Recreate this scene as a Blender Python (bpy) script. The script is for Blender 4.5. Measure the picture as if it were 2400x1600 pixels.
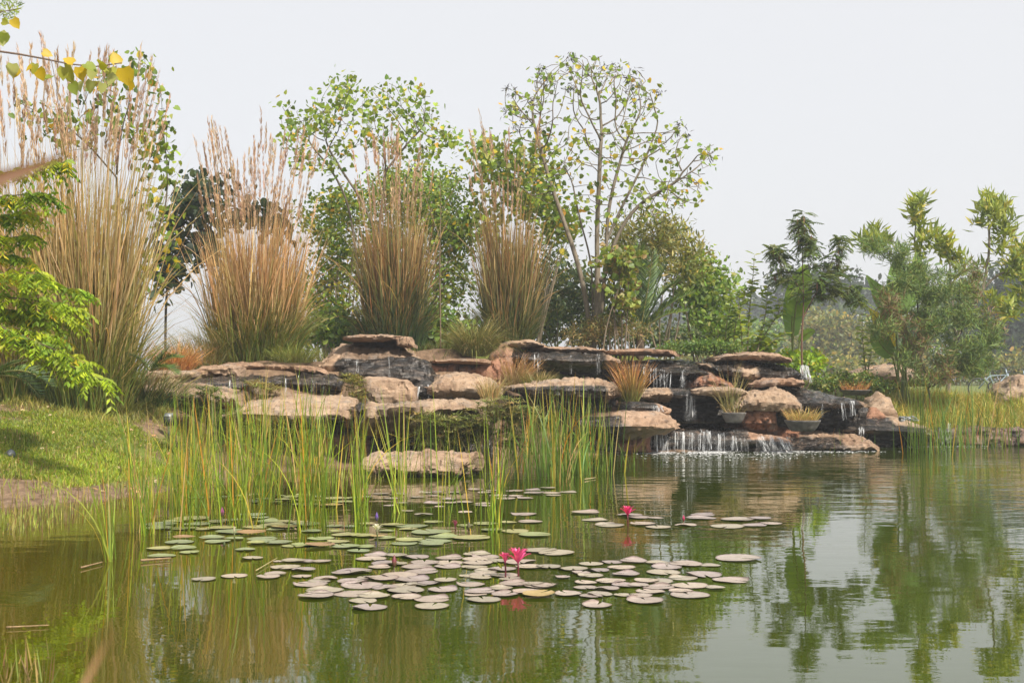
import bpy, math, random
import numpy as np
from mathutils import Vector, noise as mnoise

for o in list(bpy.data.objects):
    bpy.data.objects.remove(o, do_unlink=True)
SC = bpy.context.scene
COL = SC.collection
RNG = np.random.default_rng(7)
random.seed(7)

# ------------------------------------------------------------------ camera
FPX, CX, CY, HZ = 2950.0, 1200.0, 800.0, 890.0      # focal length and horizon row of a 2400 px wide frame
CAMH = 1.6
PITCH = math.atan((HZ - CY) / FPX)
cam_d = bpy.data.cameras.new('camera')
cam = bpy.data.objects.new('camera', cam_d)
COL.objects.link(cam)
cam.location = (0, 0, CAMH)
cam.rotation_euler = (math.pi / 2 + PITCH, 0, 0)
cam_d.sensor_fit = 'HORIZONTAL'
cam_d.sensor_width = 36.0
cam_d.lens = 36.0 * FPX / 2400.0
cam_d.clip_start = 0.05
cam_d.clip_end = 3000
cam_d.dof.use_dof = True
cam_d.dof.focus_distance = 22
cam_d.dof.aperture_fstop = 5.6
SC.camera = cam

# ------------------------------------------------------------------ sky and sun
SUN_EL, SUN_AZ = math.radians(42), math.radians(142)   # azimuth clockwise from +Y (view direction)
w = bpy.data.worlds.new('World')
SC.world = w
w.use_nodes = True
nt = w.node_tree
bg = nt.nodes['Background']
sky = nt.nodes.new('ShaderNodeTexSky')
sky.sky_type = 'NISHITA'
sky.sun_disc = False
sky.sun_elevation = SUN_EL
sky.sun_rotation = SUN_AZ
sky.dust_density = 4.0
sky.air_density = 1.0
mx = nt.nodes.new('ShaderNodeMix')
mx.data_type = 'RGBA'
mx.inputs[0].default_value = 0.86
nt.links.new(sky.outputs[0], mx.inputs[6])
mx.inputs[7].default_value = (6.75, 6.75, 6.85, 1)        # even veil of high haze over the clear-sky model
nt.links.new(mx.outputs[2], bg.inputs[0])
bg.inputs[1].default_value = 0.10
sd = bpy.data.lights.new('sun', 'SUN')
sd.energy = 4.6
sd.angle = math.radians(5)
sd.color = (1.0, 0.9, 0.76)
sun = bpy.data.objects.new('sun', sd)
COL.objects.link(sun)
tosun = Vector((math.sin(SUN_AZ) * math.cos(SUN_EL), math.cos(SUN_AZ) * math.cos(SUN_EL), math.sin(SUN_EL)))
sun.rotation_euler = tosun.to_track_quat('Z', 'Y').to_euler()
SC.view_settings.view_transform = 'Standard'
SC.view_settings.look = 'None'
SC.view_settings.gamma = 1.0
SC.view_settings.use_curve_mapping = False
SC.view_settings.exposure = 0.5
SC.render.engine = 'CYCLES'
SC.cycles.max_bounces = 7
SC.cycles.diffuse_bounces = 2
SC.cycles.glossy_bounces = 3
SC.cycles.transmission_bounces = 4
SC.cycles.transparent_max_bounces = 8
SC.cycles.volume_bounces = 0
SC.cycles.caustics_reflective = False
SC.cycles.caustics_refractive = False
SC.cycles.use_denoising = True
SC.cycles.use_adaptive_sampling = True
SC.cycles.adaptive_threshold = 0.02

# ------------------------------------------------------------------ helpers
SP, CP = math.sin(PITCH), math.cos(PITCH)

def P(px, py, D):
    """point at distance D (along +Y) that the photograph shows at px, py; works on arrays"""
    px = np.asarray(px, float); py = np.asarray(py, float); D = np.asarray(D, float)
    xc = (px - CX) / FPX; yc = (CY - py) / FPX
    dy = CP - yc * SP; dz = SP + yc * CP
    s = D / dy
    return np.stack(np.broadcast_arrays(xc * s, D, CAMH + dz * s), -1)

def WD(py):
    """distance at which the pond surface shows at row py"""
    yc = (CY - np.asarray(py, float)) / FPX
    return CAMH * (CP - yc * SP) / -(SP + yc * CP)

def mesh(name, V, faces, col=None, smooth=False, attrs=None):
    """faces: one (n,k) int array or a list of them"""
    if not isinstance(faces, list):
        faces = [faces]
    faces = [np.asarray(f, np.int32) for f in faces if len(f)]
    V = np.asarray(V, np.float32)
    me = bpy.data.meshes.new(name)
    me.vertices.add(len(V))
    me.vertices.foreach_set('co', V.ravel())
    loops = np.concatenate([f.ravel() for f in faces])
    sizes = np.concatenate([np.full(len(f), f.shape[1], np.int32) for f in faces])
    me.loops.add(len(loops))
    me.loops.foreach_set('vertex_index', loops)
    me.polygons.add(len(sizes))
    st = np.concatenate([[0], np.cumsum(sizes)[:-1]]).astype(np.int32)
    me.polygons.foreach_set('loop_start', st)
    me.polygons.foreach_set('loop_total', sizes)
    if smooth:
        me.polygons.foreach_set('use_smooth', np.ones(len(sizes), bool))
    me.update(calc_edges=True)
    if col is not None:
        a = me.attributes.new('col', 'FLOAT_COLOR', 'POINT')
        c = np.ones((len(V), 4), np.float32)
        c[:, :3] = col
        a.data.foreach_set('color', c.ravel())
    for k, v in (attrs or {}).items():
        a = me.attributes.new(k, 'FLOAT', 'POINT')
        a.data.foreach_set('value', np.asarray(v, np.float32))
    return me

def link(name, me, mat=None, parent=None, loc=None):
    o = bpy.data.objects.new(name, me)
    COL.objects.link(o)
    if mat is not None and me is not None and not me.materials:
        me.materials.append(mat)
    if parent is not None:
        o.parent = parent
    if loc is not None:
        o.location = loc
    return o

def tag(o, label=None, cat=None, group=None, kind=None):
    for k, v in (('label', label), ('category', cat), ('group', group), ('kind', kind)):
        if v:
            o[k] = v
    return o

def thing(name, label, cat, loc, group=None):
    o = bpy.data.objects.new(name, None)
    COL.objects.link(o)
    o.location = loc
    o.empty_display_size = 0.1
    return tag(o, label, cat, group)

def part(name, geo, mat, root, smooth=False, kind=None):
    """geo = (V world, F, col) -> child mesh of root (root unrotated)"""
    V, F, C = geo
    o = link(name, mesh(name, np.asarray(V) - np.array(root.location), F, C, smooth), mat, root)
    if kind:
        o['kind'] = kind
    return o

def solo(name, geo, mat, label, cat, base, group=None, smooth=False, kind=None, attrs=None):
    V, F, C = geo
    o = link(name, mesh(name, np.asarray(V) - np.asarray(base), F, C, smooth, attrs), mat, None, base)
    return tag(o, label, cat, group, kind)

def join(*geos):
    Vs, Fs, Cs, off = [], [], [], 0
    for V, F, C in geos:
        if len(V) == 0:
            continue
        for f in (F if isinstance(F, list) else [F]):
            if len(f):
                Fs.append(np.asarray(f) + off)
        C = np.asarray(C, float)
        if C.ndim == 1:
            C = np.tile(C, (len(V), 1))
        Vs.append(V); Cs.append(C); off += len(V)
    by = {}
    for f in Fs:
        by.setdefault(f.shape[1], []).append(f)
    return np.concatenate(Vs), [np.concatenate(v) for v in by.values()], np.concatenate(Cs)

def unit(v):
    v = np.asarray(v, float)
    return v / np.maximum(np.linalg.norm(v, axis=-1, keepdims=True), 1e-9)

def palette(cols, wts, n, jit=0.18, rng=RNG):
    cols = np.asarray(cols, float); wts = np.asarray(wts, float)
    c = cols[rng.choice(len(cols), n, p=wts / wts.sum())]
    return np.clip(c * (1 + rng.normal(0, jit, (n, 1))) * (1 + rng.normal(0, jit * 0.35, (n, 3))), 0.004, 0.85)

# --- ribbons: grass blades, reeds, needles
def blades(base, L, az, lean, curve, wd, S, col, twist=None, flat=0.0):
    base = np.asarray(base, float); n = len(base)
    L, az, lean, curve, wd = [np.broadcast_to(np.asarray(a, float), (n,)) for a in (L, az, lean, curve, wd)]
    t = np.linspace(0, 1, S + 1)
    th = lean[:, None] + curve[:, None] * t[None] ** 1.6
    d = np.stack([np.cos(az), np.sin(az)], -1)
    seg = (L / S)[:, None]
    hx = np.concatenate([np.zeros((n, 1)), np.cumsum(np.sin(th[:, 1:]) * seg, 1)], 1)
    hz = np.concatenate([np.zeros((n, 1)), np.cumsum(np.cos(th[:, 1:]) * seg, 1)], 1)
    p = base[:, None, :] + np.stack([d[:, :1] * hx, d[:, 1:] * hx, hz], -1)
    tw = RNG.uniform(0, math.pi, n) if twist is None else twist
    wv = np.stack([-np.sin(az + tw), np.cos(az + tw), np.zeros(n)], -1)
    prof = np.clip(np.minimum(1.0, 0.55 + 2.5 * t) * (1 - t ** 4) + 0.06, 0, 1)
    off = wv[:, None, :] * (wd[:, None, None] * 0.5) * prof[None, :, None]
    V = np.stack([p - off, p + off], 2).reshape(-1, 3)
    i = np.arange(n)[:, None] * (S + 1) * 2 + np.arange(S)[None] * 2
    F = np.stack([i, i + 1, i + 3, i + 2], -1).reshape(-1, 4)
    col = np.asarray(col, float)
    if col.ndim == 1:
        col = np.tile(col, (n, 1))
    if col.ndim == 2:
        C = np.repeat(col, (S + 1) * 2, axis=0)
    else:
        C = np.repeat(col.reshape(-1, 3), 2, axis=0)
    return V, F, C

def tip_of(base, L, az, lean, curve, S=8):
    t = np.linspace(0, 1, S + 1)[1:]
    th = lean[:, None] + curve[:, None] * t[None] ** 1.6
    hx = (np.sin(th)).mean(1) * L; hz = np.cos(th).mean(1) * L
    e = th[:, -1]
    return base + np.stack([np.cos(az) * hx, np.sin(az) * hx, hz], -1), e

def grad(c0, c1, n, S, t0, t1, jit=0.15):
    """colour per blade and ring: c0 at the base to c1 at the tip"""
    t = np.linspace(0, 1, S + 1)[None, :, None]
    sh = RNG.normal(0, 0.1, (n, 1, 1))
    k = np.clip((t - t0 - sh) / (t1 - t0), 0, 1)
    c0 = np.asarray(c0, float); c1 = np.asarray(c1, float)
    if c0.ndim == 1: c0 = np.tile(c0, (n, 1))
    if c1.ndim == 1: c1 = np.tile(c1, (n, 1))
    c = c0[:, None] * (1 - k) + c1[:, None] * k
    return np.clip(c * (1 + RNG.normal(0, jit, (n, 1, 1))), 0.004, 0.8)

# --- tubes
def tube(pts, rad, K=6, col=(0.2, 0.15, 0.1)):
    pts = np.asarray(pts, float); m = len(pts)
    rad = np.broadcast_to(np.asarray(rad, float), (m,))
    tg = unit(np.gradient(pts, axis=0))
    ref = np.array([0.31, 0.95, 0.05])
    u = unit(np.cross(tg, ref)); v = np.cross(tg, u)
    a = np.linspace(0, 2 * math.pi, K, endpoint=False)
    V = pts[:, None] + rad[:, None, None] * (np.cos(a)[None, :, None] * u[:, None] + np.sin(a)[None, :, None] * v[:, None])
    V = V.reshape(-1, 3)
    i = np.arange(m - 1)[:, None] * K; j = np.arange(K)[None]; j2 = (j + 1) % K
    F = np.stack([i + j, i + j2, i + K + j2, i + K + j], -1).reshape(-1, 4)
    caps = np.array([list(range(K))[::-1], [(m - 1) * K + q for q in range(K)]])
    return V, [F, caps], np.tile(np.asarray(col, float), (len(V), 1))

def spline(pts, n):
    """smooth resample of a short control polyline"""
    pts = np.asarray(pts, float)
    for _ in range(2):
        a, b = pts[:-1], pts[1:]
        q = np.empty((2 * len(a), pts.shape[1]))
        q[0::2] = a * 0.75 + b * 0.25; q[1::2] = a * 0.25 + b * 0.75
        pts = np.concatenate([pts[:1], q, pts[-1:]])
    d = np.concatenate([[0], np.cumsum(np.linalg.norm(np.diff(pts, axis=0), axis=1))])
    s = np.linspace(0, d[-1], n)
    return np.stack([np.interp(s, d, pts[:, k]) for k in range(pts.shape[1])], -1)

# --- leaf templates: axis +y, normal +z
LEAF = {
    'heart': (np.array([(0, .36, -.06), (0, 0, 0), (-.30, -.10, .05), (-.50, .22, .09), (-.36, .62, .06), (0, 1.02, -.05), (.36, .62, .06), (.50, .22, .09), (.30, -.10, .05)]),
              np.array([(0, 1, 2), (0, 2, 3), (0, 3, 4), (0, 4, 5), (0, 5, 6), (0, 6, 7), (0, 7, 8), (0, 8, 1)])),
    'oval': (np.array([(0, 0, 0), (-.27, .3, .06), (-.24, .72, .05), (0, 1, -.04), (.24, .72, .05), (.27, .3, .06)]),
             np.array([(0, 1, 2), (0, 2, 3), (0, 3, 4), (0, 4, 5)])),
    'round': (np.array([(0, .5, -.04), (-.12, 0, 0), (-.42, .25, .08), (-.45, .65, .08), (-.15, 1, 0), (.15, 1, 0), (.45, .65, .08), (.42, .25, .08), (.12, 0, 0)]),
              np.array([(0, 1, 2), (0, 2, 3), (0, 3, 4), (0, 4, 5), (0, 5, 6), (0, 6, 7), (0, 7, 8), (0, 8, 1)])),
    'lance': (np.array([(0, 0, 0), (-.11, .42, .04), (0, 1, -.06), (.11, .42, .04)]), np.array([(0, 1, 2), (0, 2, 3)])),
    'leaflet': (np.array([(0, 0, 0), (-.2, .45, .05), (0, 1, -.05), (.2, .45, .05)]), np.array([(0, 1, 2), (0, 2, 3)])),
}

def place(kind, pos, axis, nrm, size, col, wide=1.0):
    T, F = LEAF[kind]
    n, k = len(pos), len(T)
    y = unit(axis); x = unit(np.cross(y, nrm)); z = np.cross(x, y)
    size = np.broadcast_to(np.asarray(size, float), (n,))[:, None, None]
    V = np.asarray(pos)[:, None] + size * (wide * T[None, :, :1] * x[:, None] + T[None, :, 1:2] * y[:, None] + T[None, :, 2:] * z[:, None])
    Fa = (np.arange(n) * k)[:, None, None] + F[None]
    return V.reshape(-1, 3), Fa.reshape(-1, 3), np.repeat(col, k, axis=0)

def rdir(n, up=0.0, rng=RNG):
    v = rng.normal(0, 1, (n, 3)); v = unit(v); v[:, 2] += up
    return unit(v)

def leaf_objects(parent, root, kind, pos, axis, nrm, size, cols, mat, tmpl, name='leaf'):
    """one object per leaf, mesh data shared between alike leaves (one per colour)"""
    base = np.array(root.location)
    y = unit(axis); x = unit(np.cross(y, nrm)); z = np.cross(x, y)
    from mathutils import Matrix
    for i in range(len(pos)):
        me = tmpl[int(cols[i])]
        o = bpy.data.objects.new(name, me)
        COL.objects.link(o)
        o.parent = parent
        s = float(size[i])
        M = Matrix(((x[i, 0] * s, y[i, 0] * s, z[i, 0] * s, pos[i, 0] - base[0]),
                    (x[i, 1] * s, y[i, 1] * s, z[i, 1] * s, pos[i, 1] - base[1]),
                    (x[i, 2] * s, y[i, 2] * s, z[i, 2] * s, pos[i, 2] - base[2]), (0, 0, 0, 1)))
        o.matrix_basis = M

def leaf_templates(kind, cols, mat):
    out = []
    T, F = LEAF[kind]
    for c in cols:
        me = mesh('leaf', T, F, np.asarray(c))
        me.materials.append(mat)
        out.append(me)
    return out

# ------------------------------------------------------------------ materials
def newmat(name):
    m = bpy.data.materials.new(name)
    m.use_nodes = True
    n = m.node_tree
    n.nodes.clear()
    out = n.nodes.new('ShaderNodeOutputMaterial')
    return m, n, out

def N(n, typ, **kw):
    x = n.nodes.new(typ)
    for k, v in kw.items():
        if isinstance(k, str) and k.startswith('i_'):
            x.inputs[k[2:].replace('_', ' ')].default_value = v
        else:
            setattr(x, k, v)
    return x

def ramp(n, src, stops):
    r = n.nodes.new('ShaderNodeValToRGB')
    el = r.color_ramp.elements
    while len(el) < len(stops):
        el.new(0.5)
    for e, (p, c) in zip(el, stops):
        e.position = p
        e.color = (*c, 1) if len(c) == 3 else c
    n.links.new(src, r.inputs[0])
    return r

def mixc(n, a, b, fac, mode='MIX'):
    m = n.nodes.new('ShaderNodeMix')
    m.data_type = 'RGBA'; m.blend_type = mode
    for s, v in ((0, fac), (6, a), (7, b)):
        if hasattr(v, 'is_output'):
            n.links.new(v, m.inputs[s])
        else:
            m.inputs[s].default_value = v if s == 0 else (*v, 1)
    return m.outputs[2]

def math_(n, op, a, b=None, clamp=False):
    m = n.nodes.new('ShaderNodeMath')
    m.operation = op; m.use_clamp = clamp
    for s, v in ((0, a), (1, b)):
        if v is None: continue
        if hasattr(v, 'is_output'):
            n.links.new(v, m.inputs[s])
        else:
            m.inputs[s].default_value = v
    return m.outputs[0]

def noise_(n, vec, scale, detail=4, rough=0.55, out=0):
    t = n.nodes.new('ShaderNodeTexNoise')
    t.inputs['Scale'].default_value = scale
    t.inputs['Detail'].default_value = detail
    t.inputs['Roughness'].default_value = rough
    if vec is not None:
        n.links.new(vec, t.inputs['Vector'])
    return t.outputs[out]

def mapped(n, vec, scale=(1, 1, 1), loc=(0, 0, 0)):
    m = n.nodes.new('ShaderNodeMapping')
    m.inputs['Scale'].default_value = scale
    m.inputs['Location'].default_value = loc
    n.links.new(vec, m.inputs['Vector'])
    return m.outputs[0]

def bump(n, h, strength, dist, prev=None):
    b = n.nodes.new('ShaderNodeBump')
    b.inputs['Strength'].default_value = strength
    b.inputs['Distance'].default_value = dist
    n.links.new(h, b.inputs['Height'])
    if prev is not None:
        n.links.new(prev, b.inputs['Normal'])
    return b.outputs[0]

def plant_mat(name, trans=0.4, gloss=0.05, rough=0.45, mottle=0.25, gain=1.0):
    m, n, out = newmat(name)
    a = N(n, 'ShaderNodeAttribute', attribute_name='col')
    g = N(n, 'ShaderNodeNewGeometry')
    f = noise_(n, g.outputs['Position'], 9.0, 3)
    k = math_(n, 'MULTIPLY', math_(n, 'ADD', math_(n, 'MULTIPLY', f, 2 * mottle), 1.0 - mottle), gain)
    vm = n.nodes.new('ShaderNodeVectorMath'); vm.operation = 'SCALE'
    n.links.new(a.outputs['Color'], vm.inputs[0]); n.links.new(k, vm.inputs['Scale'])
    d = N(n, 'ShaderNodeBsdfDiffuse'); n.links.new(vm.outputs[0], d.inputs[0])
    t = N(n, 'ShaderNodeBsdfTranslucent')
    tc = mixc(n, vm.outputs[0], (1.25, 1.15, 0.55), 1.0, 'MULTIPLY')
    n.links.new(tc, t.inputs[0])
    ms = n.nodes.new('ShaderNodeMixShader'); ms.inputs[0].default_value = trans
    n.links.new(d.outputs[0], ms.inputs[1]); n.links.new(t.outputs[0], ms.inputs[2])
    gl = N(n, 'ShaderNodeBsdfGlossy'); gl.inputs['Roughness'].default_value = rough
    gl.inputs[0].default_value = (0.9, 0.95, 1, 1)
    m2 = n.nodes.new('ShaderNodeMixShader'); m2.inputs[0].default_value = gloss
    n.links.new(ms.outputs[0], m2.inputs[1]); n.links.new(gl.outputs[0], m2.inputs[2])
    n.links.new(m2.outputs[0], out.inputs[0])
    return m

M_LEAF = plant_mat('leaf', 0.45, 0.03, 0.55, gain=1.65)
M_GRASS = plant_mat('grass', 0.30, 0.03, 0.5, 0.15, gain=1.22)
M_PETAL = plant_mat('petal', 0.35, 0.03, 0.4, 0.08)

def bark_mat():
    m, n, out = newmat('bark')
    a = N(n, 'ShaderNodeAttribute', attribute_name='col')
    g = N(n, 'ShaderNodeNewGeometry')
    v = mapped(n, g.outputs['Position'], (1, 1, 0.25))
    f = noise_(n, v, 22, 5, 0.65)
    r = ramp(n, f, [(0.25, (0.45, 0.42, 0.38)), (0.6, (1, 1, 1)), (0.8, (1.25, 1.22, 1.15))])
    c = mixc(n, a.outputs['Color'], r.outputs[0], 1.0, 'MULTIPLY')
    p = N(n, 'ShaderNodeBsdfPrincipled'); p.inputs['Roughness'].default_value = 0.85
    n.links.new(c, p.inputs['Base Color'])
    n.links.new(bump(n, f, 0.5, 0.02), p.inputs['Normal'])
    n.links.new(p.outputs[0], out.inputs[0])
    return m
M_BARK = bark_mat()

def plain(name, col, rough=0.5, metal=0.0, var=0.25, scale=14, bs=0.2):
    m, n, out = newmat(name)
    g = N(n, 'ShaderNodeNewGeometry')
    f = noise_(n, g.outputs['Position'], scale, 4, 0.6)
    lo = tuple(c * (1 - var) for c in col); hi = tuple(min(1, c * (1 + var)) for c in col)
    r = ramp(n, f, [(0.3, lo), (0.7, hi)])
    p = N(n, 'ShaderNodeBsdfPrincipled')
    p.inputs['Roughness'].default_value = rough; p.inputs['Metallic'].default_value = metal
    n.links.new(r.outputs[0], p.inputs['Base Color'])
    n.links.new(bump(n, f, bs, 0.01), p.inputs['Normal'])
    n.links.new(p.outputs[0], out.inputs[0])
    return m

def rock_mat():
    m, n, out = newmat('sandstone')
    g = N(n, 'ShaderNodeNewGeometry')
    pos = g.outputs['Position']
    big = noise_(n, pos, 1.3, 5, 0.6)
    mid = noise_(n, pos, 6.0, 5, 0.62)
    st = noise_(n, mapped(n, pos, (1.6, 1.6, 8)), 1.6, 5, 0.65)
    fine = noise_(n, pos, 38.0, 4, 0.7)
    c = ramp(n, big, [(0.30, (0.24, 0.16, 0.105)), (0.48, (0.355, 0.255, 0.175)), (0.62, (0.41, 0.31, 0.225)), (0.78, (0.30, 0.205, 0.145))]).outputs[0]
    c = mixc(n, c, ramp(n, st, [(0.3, (0.66, 0.60, 0.56)), (0.5, (1, 1, 1)), (0.72, (1.12, 1.1, 1.08))]).outputs[0], 0.75, 'MULTIPLY')
    c = mixc(n, c, ramp(n, mid, [(0.30, (0.5, 0.47, 0.45)), (0.48, (1, 1, 1)), (0.75, (1.1, 1.08, 1.05))]).outputs[0], 0.8, 'MULTIPLY')
    c = mixc(n, c, ramp(n, fine, [(0.25, (0.7, 0.68, 0.66)), (0.55, (1, 1, 1)), (0.8, (1.15, 1.13, 1.1))]).outputs[0], 0.8, 'MULTIPLY')
    red = N(n, 'ShaderNodeAttribute', attribute_name='red')
    c = mixc(n, c, mixc(n, c, (0.85, 0.56, 0.48), 1.0, 'MULTIPLY'), red.outputs['Fac'])
    # grey lichen / mineral crust
    gm = ramp(n, noise_(n, mapped(n, pos, (1, 1, 1), (7, 3, 1)), 2.6, 6, 0.65), [(0.52, (0, 0, 0)), (0.66, (1, 1, 1))]).outputs[0]
    c = mixc(n, c, (0.20, 0.185, 0.17), math_(n, 'MULTIPLY', gm, 0.6))
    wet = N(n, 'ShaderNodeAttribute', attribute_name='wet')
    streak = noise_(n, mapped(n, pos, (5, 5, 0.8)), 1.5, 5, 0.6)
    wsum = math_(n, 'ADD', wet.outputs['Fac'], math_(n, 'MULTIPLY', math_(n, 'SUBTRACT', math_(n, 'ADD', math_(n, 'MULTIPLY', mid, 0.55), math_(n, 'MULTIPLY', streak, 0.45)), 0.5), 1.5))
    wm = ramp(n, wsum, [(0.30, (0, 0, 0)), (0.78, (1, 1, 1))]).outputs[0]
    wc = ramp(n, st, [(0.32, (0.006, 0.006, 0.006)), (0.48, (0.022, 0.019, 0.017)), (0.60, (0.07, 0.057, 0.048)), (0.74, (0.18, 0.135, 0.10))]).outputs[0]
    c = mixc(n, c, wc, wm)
    p = N(n, 'ShaderNodeBsdfPrincipled')
    n.links.new(c, p.inputs['Base Color'])
    rg = math_(n, 'SUBTRACT', 0.88, math_(n, 'MULTIPLY', wm, 0.68))
    rg = math_(n, 'ADD', rg, math_(n, 'MULTIPLY', math_(n, 'SUBTRACT', fine, 0.5), 0.3))
    n.links.new(rg, p.inputs['Roughness'])
    b = bump(n, st, 0.55, 0.07)
    b = bump(n, mid, 0.7, 0.06, b)
    b = bump(n, fine, 0.55, 0.014, b)
    n.links.new(b, p.inputs['Normal'])
    n.links.new(p.outputs[0], out.inputs[0])
    return m
M_ROCK = rock_mat()

def ground_mat():
    m, n, out = newmat('soil')
    g = N(n, 'ShaderNodeNewGeometry')
    pos = g.outputs['Position']
    a = noise_(n, pos, 0.9, 5, 0.6); b = noise_(n, pos, 7, 5, 0.65); f = noise_(n, pos, 45, 3, 0.7)
    soil = ramp(n, b, [(0.3, (0.12, 0.075, 0.045)), (0.5, (0.22, 0.145, 0.09)), (0.7, (0.32, 0.22, 0.145))]).outputs[0]
    turf = ramp(n, b, [(0.3, (0.09, 0.12, 0.015)), (0.6, (0.17, 0.21, 0.03)), (0.8, (0.26, 0.23, 0.07))]).outputs[0]
    lw = N(n, 'ShaderNodeAttribute', attribute_name='turf')
    k = ramp(n, math_(n, 'ADD', lw.outputs['Fac'], math_(n, 'MULTIPLY', math_(n, 'SUBTRACT', a, 0.5), 1.2)), [(0.38, (0, 0, 0)), (0.6, (1, 1, 1))]).outputs[0]
    c = mixc(n, soil, turf, k)
    c = mixc(n, c, ramp(n, f, [(0.3, (0.6, 0.6, 0.6)), (0.6, (1, 1, 1)), (0.8, (1.3, 1.25, 1.2))]).outputs[0], 0.8, 'MULTIPLY')
    p = N(n, 'ShaderNodeBsdfPrincipled'); p.inputs['Roughness'].default_value = 0.9
    n.links.new(c, p.inputs['Base Color'])
    n.links.new(bump(n, f, 0.6, 0.02, bump(n, b, 0.7, 0.08)), p.inputs['Normal'])
    n.links.new(p.outputs[0], out.inputs[0])
    return m
M_GROUND = ground_mat()

def water_mat(name, deep, calm=1.0, falls=True):
    m, n, out = newmat(name)
    g = N(n, 'ShaderNodeNewGeometry')
    pos = g.outputs['Position']
    sx = N(n, 'ShaderNodeSeparateXYZ'); n.links.new(pos, sx.inputs[0])
    # murk: silt is browner toward the left shallows
    tl = math_(n, 'MULTIPLY', math_(n, 'ADD', sx.outputs[0], 1.0), -0.25, True)
    tl = math_(n, 'ADD', tl, math_(n, 'MULTIPLY', math_(n, 'SUBTRACT', noise_(n, pos, 0.35, 3), 0.5), 0.8), True)
    c = mixc(n, deep[0], deep[1], tl)
    p = N(n, 'ShaderNodeBsdfPrincipled')
    n.links.new(c, p.inputs['Base Color'])
    p.inputs['Roughness'].default_value = 0.015
    p.inputs['IOR'].default_value = 1.62
    h0 = noise_(n, mapped(n, pos, (1.0, 1.6, 1)), 5.0, 2, 0.5)
    h = math_(n, 'MULTIPLY', h0, 0.00045 * calm)
    if falls:
        # ripples spread from the foot of the cascade and die away across the pond
        dx = math_(n, 'SUBTRACT', sx.outputs[0], 6.5); dy = math_(n, 'SUBTRACT', sx.outputs[1], 29.0)
        r = math_(n, 'SQRT', math_(n, 'ADD', math_(n, 'MULTIPLY', dx, dx), math_(n, 'MULTIPLY', dy, dy)))
        k = math_(n, 'POWER', 2.718, math_(n, 'MULTIPLY', r, -0.13))
        big = noise_(n, mapped(n, pos, (0.65, 1.2, 1)), 1.9, 2, 0.5)
        sml = noise_(n, mapped(n, pos, (0.7, 1.7, 1)), 8.0, 2, 0.5)
        patch = ramp(n, noise_(n, pos, 0.22, 2), [(0.35, (0.25, 0.25, 0.25)), (0.6, (1, 1, 1))]).outputs[0]
        hh = math_(n, 'ADD', math_(n, 'MULTIPLY', big, 0.055), math_(n, 'MULTIPLY', sml, 0.006))
        h = math_(n, 'ADD', h, math_(n, 'MULTIPLY', math_(n, 'MULTIPLY', hh, k), patch))
    n.links.new(bump(n, h, 1.0, 1.0), p.inputs['Normal'])
    n.links.new(p.outputs[0], out.inputs[0])
    return m
M_WATER = water_mat('pond_water', ((0.034, 0.050, 0.002), (0.080, 0.062, 0.002)))
M_POOL = water_mat('pool_water', ((0.09, 0.08, 0.05), (0.09, 0.08, 0.05)), 6.0, False)

def fall_mat(name='falling_water', lo=.36, hi=.72, mxa=.72, sc=26):
    m, n, out = newmat(name)
    g = N(n, 'ShaderNodeNewGeometry')
    f = noise_(n, mapped(n, g.outputs['Position'], (sc, sc * .3, 1.1)), 1.0, 4, 0.65)
    k = ramp(n, f, [(lo, (0.02, 0.02, 0.02)), (hi, (mxa, mxa, mxa))]).outputs[0]
    p = N(n, 'ShaderNodeBsdfPrincipled')
    p.inputs['Base Color'].default_value = (0.80, 0.84, 0.88, 1)
    p.inputs['Roughness'].default_value = 0.2
    t = N(n, 'ShaderNodeBsdfTransparent')
    ms = n.nodes.new('ShaderNodeMixShader')
    n.links.new(k, ms.inputs[0]); n.links.new(t.outputs[0], ms.inputs[1]); n.links.new(p.outputs[0], ms.inputs[2])
    n.links.new(ms.outputs[0], out.inputs[0])
    return m
M_FALL = fall_mat()
M_SHEET = fall_mat('water_sheet', .54, .80, .6, 11)
M_FOAM = plain('foam', (0.78, 0.80, 0.82), 0.5, 0, 0.1, 60, 0.1)

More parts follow.
